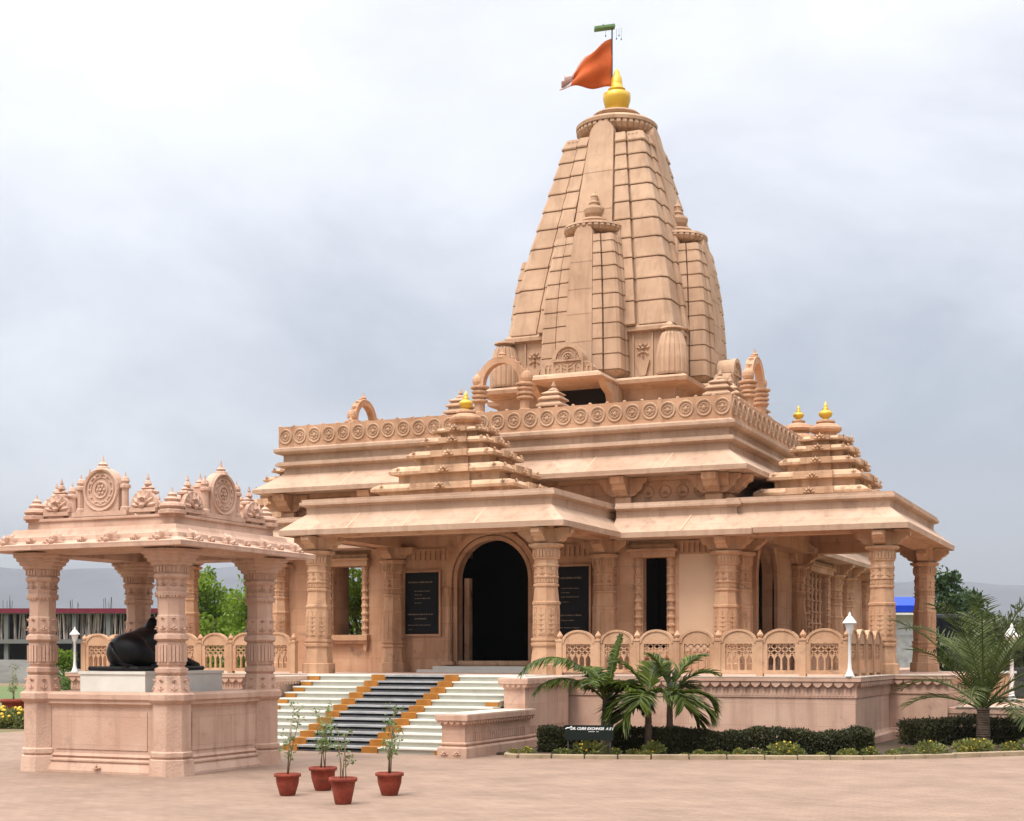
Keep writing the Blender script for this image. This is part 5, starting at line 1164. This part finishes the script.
# ------------------------------------------------------------------ potted plants
def pot_plant(x, y, r, h, ph, seed, label, square=False, nb=7):
    rt = empty('potted_plant', (x, y, 0.008), label, 'potted plant', 'potted plants in front of the stairs'); rng = random.Random(seed); nr = np.random.default_rng(seed)
    nseg = 20
    MB().lathe([(r*0.55, 0), (r*0.6, h*0.03), (r*(0.80 if square else 0.86), h*0.55), (r*0.90, h*0.84), (r*1.04, h*0.86), (r*1.05, h), (r*0.93, h), (r*0.9, h*0.85)], nseg, capt=False).build('pot', 'terracotta', rt, True)
    MB().lathe([(r*0.91, h*0.86), (r*0.4, h*0.9), (0.01, h*0.9)], nseg, capb=False).build('soil', 'soil', rt)
    b = MB(); L = []
    for k in range(4):
        a = rng.uniform(0, 6.28); lean = rng.uniform(0.03, 0.2)*ph; p0 = Vector((rng.uniform(-.03, .03), rng.uniform(-.03, .03), h*0.88)); top = ph*rng.uniform(0.75, 1.0)
        pts = [p0, p0+Vector((math.cos(a)*lean*0.3, math.sin(a)*lean*0.3, top*0.4)), p0+Vector((math.cos(a)*lean, math.sin(a)*lean, top))]
        b.tube(pts, [0.008, 0.005, 0.0025], 5)
        for q in range(nb):
            t = rng.uniform(0.35, 1); p = pts[0].lerp(pts[1], t*2) if t < 0.5 else pts[1].lerp(pts[2], (t-0.5)*2); a2 = rng.uniform(0, 6.28); e = p+Vector((math.cos(a2)*0.09, math.sin(a2)*0.09, 0.06)); b.tube([p, e], [0.004, 0.002], 4)
            L.append(cloud(nr, tuple(e), (0.05, 0.05, 0.05), 7, 0.2)); L.append(cloud(nr, tuple(p), (0.03, 0.03, 0.04), 3, 0.2))
    b.build('stem', 'wood_stem', rt, True); leaves('foliage', 'leaf_pot', np.concatenate(L), 0.05, rt, rnd=seed, aspect=0.45)
pot_plant(-10.19, 15.95, 0.165, 0.28, 0.92, 1, 'thin leggy plant in the leftmost of the four red pots', nb=4)
pot_plant(-10.15, 16.75, 0.18, 0.31, 0.85, 5, 'bushiest potted plant in a rounded red pot, second from left', nb=9)
pot_plant(-8.99, 15.30, 0.165, 0.32, 0.66, 3, 'small sparse plant in a straight sided red pot, nearest the viewer', True, 3)
pot_plant(-9.01, 16.50, 0.175, 0.29, 0.90, 4, 'potted plant in a wide rimmed red pot, rightmost of the four')
o = None
pot_plant(-27.9, 30.3, 0.34, 0.62, 1.0, 9, 'red potted plant beyond the pavilion at the far left edge')
nr_ = np.random.default_rng(77)
mg = empty('marigold_bed', (-26.6, 28.2, 0), 'patch of yellow marigolds beside the paving at the far left edge', 'flower bed')
leaves('foliage', 'leaf_flower', cloud(nr_, (0, 0, 0.18), (2.2, 0.7, 0.28), 6000, 0.2), 0.12, mg, rnd=5)
b = MB()
for p in cloud(nr_, (0, 0, 0.25), (2.1, 0.65, 0.27), 260, 0.85):
    if p[2] > 0.15: b.blob(tuple(p), 0.05, 0.05, 0.035, 6, 3)
b.build('flowers', 'flower_y', mg, kind='stuff')

# ------------------------------------------------------------------ background left: half-built block
def cam_pt(px, D): 
    a = (px-512)/1465*D; t_ = R(23.86); return (-math.sin(t_)*D+math.cos(t_)*a, math.cos(t_)*D+math.sin(t_)*a)
bx, by = cam_pt(40, 140); bl = empty('unfinished_building', (bx, by, 0), 'unfinished grey concrete building with scaffold poles and maroon top edge behind the pavilion', 'building', None, R(23.86))
b = MB(); W = 26
for z in (0.0, 2.9, 5.75): b.box(-W/2-0.4, W/2+0.4, -0.4, 9, z, z+0.4 if z < 5 else z+0.28)
for k in range(9):
    for yy in (0, 8): b.box(-W/2+k*W/8-0.2, -W/2+k*W/8+0.2, yy, yy+0.4, 0.28, 5.75)
b.box(-W/2, W/2, 8.5, 8.7, 0.28, 2.9); b.build('frame', 'concrete', bl)
MB().box(-W/2-0.45, W/2+0.45, -0.45, 9.1, 5.80, 6.25).build('roof_band', 'maroon', bl)
b = MB(); rb = random.Random(3)
for k in range(190):
    x = -W/2+W*rb.random(); y = rb.uniform(0.3, 1.5); dx = rb.uniform(-0.25, 0.25); b.tube([(x, y, 3.18), (x+dx, y, 5.75)], rb.uniform(0.03, 0.07), 4)
b.build('scaffold_poles', 'bamboo', bl, kind='stuff')
b = MB()
for k in range(9):
    for q in range(5): x = -W/2+k*W/8+rb.uniform(-0.5, 0.5); b.tube([(x, 0.2, 6.2), (x+rb.uniform(-.1, .1), 0.2, 6.2+rb.uniform(0.5, 1.3))], 0.025, 4)
b.build('steel_bars', 'iron', bl, kind='stuff')
MB().box(-W/2, W/2, 1.6, 1.9, 0.28, 5.74).build('inner_shade_wall', 'interior', bl)  # near-black backing, shade behind the poles put into its colour
mx_, my_ = cam_pt(-30, 100)
b = MB(); ng = 18; vs = [(0.0, 0.0, 1.5)]; fs = []
rm = random.Random(6)
prev = None
for j, (r_, z_) in enumerate(((0.35, 1.35), (0.7, 0.75), (1.0, -0.1))):
    for i in range(ng): a = 2*PI*i/ng; vs.append((math.cos(a)*r_*13*(1+rm.uniform(-.1, .1)), math.sin(a)*r_*5, z_*(1+rm.uniform(-.15, .15))))
for i in range(ng): fs.append((0, 1+i, 1+(i+1) % ng))
for j in range(2):
    for i in range(ng): fs.append((1+j*ng+i, 1+(j+1)*ng+i, 1+(j+1)*ng+(i+1) % ng, 1+j*ng+(i+1) % ng))
b.add(vs, fs); o = b.build('rubble_mound', mat('grey_rubble', (0.12, 0.115, 0.10), 0.95, 0.3, 0.5, 0.8, 3), kind='structure'); o.location = (mx_, my_, 0)

# ------------------------------------------------------------------ trees
tl = [(205, 52, 4.9, 3.3, 1), (232, 56, 4.2, 3.2, 2), (262, 50, 4.6, 3.4, 3), (290, 54, 4.9, 3.4, 4), (322, 50, 5.0, 3.6, 5), (352, 46, 5.2, 3.8, 6), (380, 50, 4.8, 3.5, 7)]
names = ['loose light green tree farthest left of the row behind the railing', 'thin light green tree, second of the row behind the railing', 'light green tree seen between the two right pavilion columns', 'light green tree beside the left corner of the temple', 'light green tree just left of the temple window line', 'bright green tree seen through the left temple window', 'light green tree hidden beyond the temple hall']
for (px, D, h_, w_, sd_), nm in zip(tl, names):
    x, y = cam_pt(px, D); tree('broadleaf_tree', x, y, h_, w_, 'leaf_tree', nm, 'light green trees behind the temple terrace', sd_, 5200, 0.17, clumps=44, low=0.12)
x, y = cam_pt(62, 42); tree('shrub', x, y, 2.0, 1.5, 'leaf_tree', 'green shrub between the left pavilion column and the lamp post', None, 21, 3500, 0.12, 'shrub', 24, 0.05)
x, y = cam_pt(80, 40); tree('shrub', x, y, 1.25, 1.9, 'leaf_pot', 'low leafy shrub behind the pavilion under the lamp post', None, 22, 3500, 0.10, 'shrub', 24, 0.05)
for k, (px, D, h_, w_, m_, lb) in enumerate(((945, 75, 6.0, 4.2, 'leaf_dark', 'dark green tree just right of the side porch'), (972, 80, 5.0, 4.0, 'leaf_dark', 'darker round tree behind the feathery palm'), (1000, 62, 3.2, 5.5, 'leaf_bush', 'dry olive bush behind the right lamp posts'), (1045, 66, 3.9, 6.5, 'leaf_bush', 'tall olive bush at the far right edge'), (920, 85, 4.2, 4.5, 'leaf_dark', 'dark tree behind the blue roofed shed'), (1100, 70, 4.2, 6, 'leaf_bush', 'olive bush beyond the right edge'), (870, 95, 4.8, 4, 'leaf_dark', 'dark tree seen between the side porch columns'))):
    x, y = cam_pt(px, D); tree('background_tree', x, y, h_, w_, m_, lb, None, 31+k, 5600, 0.26, clumps=40, low=0.06)
# blue roofed shed and dark tank seen through the side porch
x, y = cam_pt(893, 58); sh = empty('shed', (x, y, 0), 'small whitewashed shed with a bright blue tarpaulin roof seen through the side porch', 'shed', None, R(23.86))
MB().box(-1.3, 1.0, 0, 2.5, 0, 3.4).build('wall', 'sheet', sh); b = MB(); b.stack([([(-1.6, -0.4), (1.3, -0.4), (1.3, 2.8), (-1.6, 2.8)], 3.5), ([(-1.6, -0.45), (1.3, -0.45), (1.3, 2.8), (-1.6, 2.8)], 3.75), ([(-1.5, 0.1), (1.2, 0.1), (1.2, 2.4), (-1.5, 2.4)], 4.1)]); b.build('tarpaulin_roof', 'blue', sh)
MB().box(0.1, 0.8, -0.05, -0.0, 0.0, 2.6).build('door', 'marble_grey', sh); MB().box(-1.6, 1.3, -0.5, 0.0, 3.38, 3.46).build('roof_edge', 'paint_white', sh)
x, y = cam_pt(946, 60); tk = empty('water_tank', (x, y, 0), 'dark cylindrical water tank behind the side porch column, among the trees', 'water tank')
MB().lathe([(0.62, 2.4), (0.66, 2.45), (0.66, 3.3), (0.60, 3.42), (0.3, 3.5), (0.3, 3.56), (0.02, 3.58)], 24).build('tank', 'granite', tk, False); b = MB()
for sx in (-1, 1):
    for sy in (-1, 1): b.box(sx*0.45-0.05, sx*0.45+0.05, sy*0.45-0.05, sy*0.45+0.05, 0, 2.4)
b.build('stand', 'iron', tk)
# distant low wall and parapet at right
x, y = cam_pt(1003, 44); lw = empty('boundary_wall', (x, y, 0), 'low sandstone side wall with white coping at the far right, behind the palm', 'wall', None, R(23.86)); MB().box(-0.8, 0.35, 0, 0.3, 0, 1.25).build('wall', 'stone', lw); MB().box(-0.85, 0.4, -0.04, 0.34, 1.25, 1.32).build('coping', 'marble', lw)
x, y = cam_pt(1030, 50); cr2 = empty('parked_vehicle', (x, y, 0), 'dark parked vehicle cut off by the right picture edge', 'vehicle', None, R(23.86))
b = MB(); b.prism([(-1.4, 0.35), (1.6, 0.35), (1.6, 0.85), (1.0, 0.9), (0.6, 1.35), (-0.9, 1.38), (-1.3, 0.9), (-1.4, 0.8)], 0, 1.6); b.build('body', 'iron', cr2)
b = MB(); b.prism([(-1.15, 0.92), (0.85, 0.92), (0.5, 1.30), (-0.85, 1.32)], -0.01, 0.02); b.build('windows', 'water', cr2)
for wx in (-0.9, 1.0):
    b = MB(); b.lathe([(0.3, -0.1), (0.32, -0.05), (0.32, 0.1)], 16, M4=Matrix.Translation((wx, 0.05, 0.32)) @ Matrix.Rotation(PI/2, 4, 'X')); b.build('wheel', 'granite', cr2)

# ------------------------------------------------------------------ haze
hz = MB().box(-2600, 1800, -40, 3950, -6, 420).build('haze', 'stone', kind='stuff')
hm = bpy.data.materials.new('haze'); hm.use_nodes = True; t = hm.node_tree; t.nodes.clear(); o_ = N(t, 'ShaderNodeOutputMaterial'); v_ = N(t, 'ShaderNodeVolumePrincipled')
v_.inputs['Color'].default_value = (0.80, 0.85, 0.95, 1); v_.inputs['Density'].default_value = 0.00013; v_.inputs['Anisotropy'].default_value = 0.2
t.links.new(v_.outputs[0], o_.inputs['Volume']); hz.data.materials.clear(); hz.data.materials.append(hm)
tag(hz, None, None)
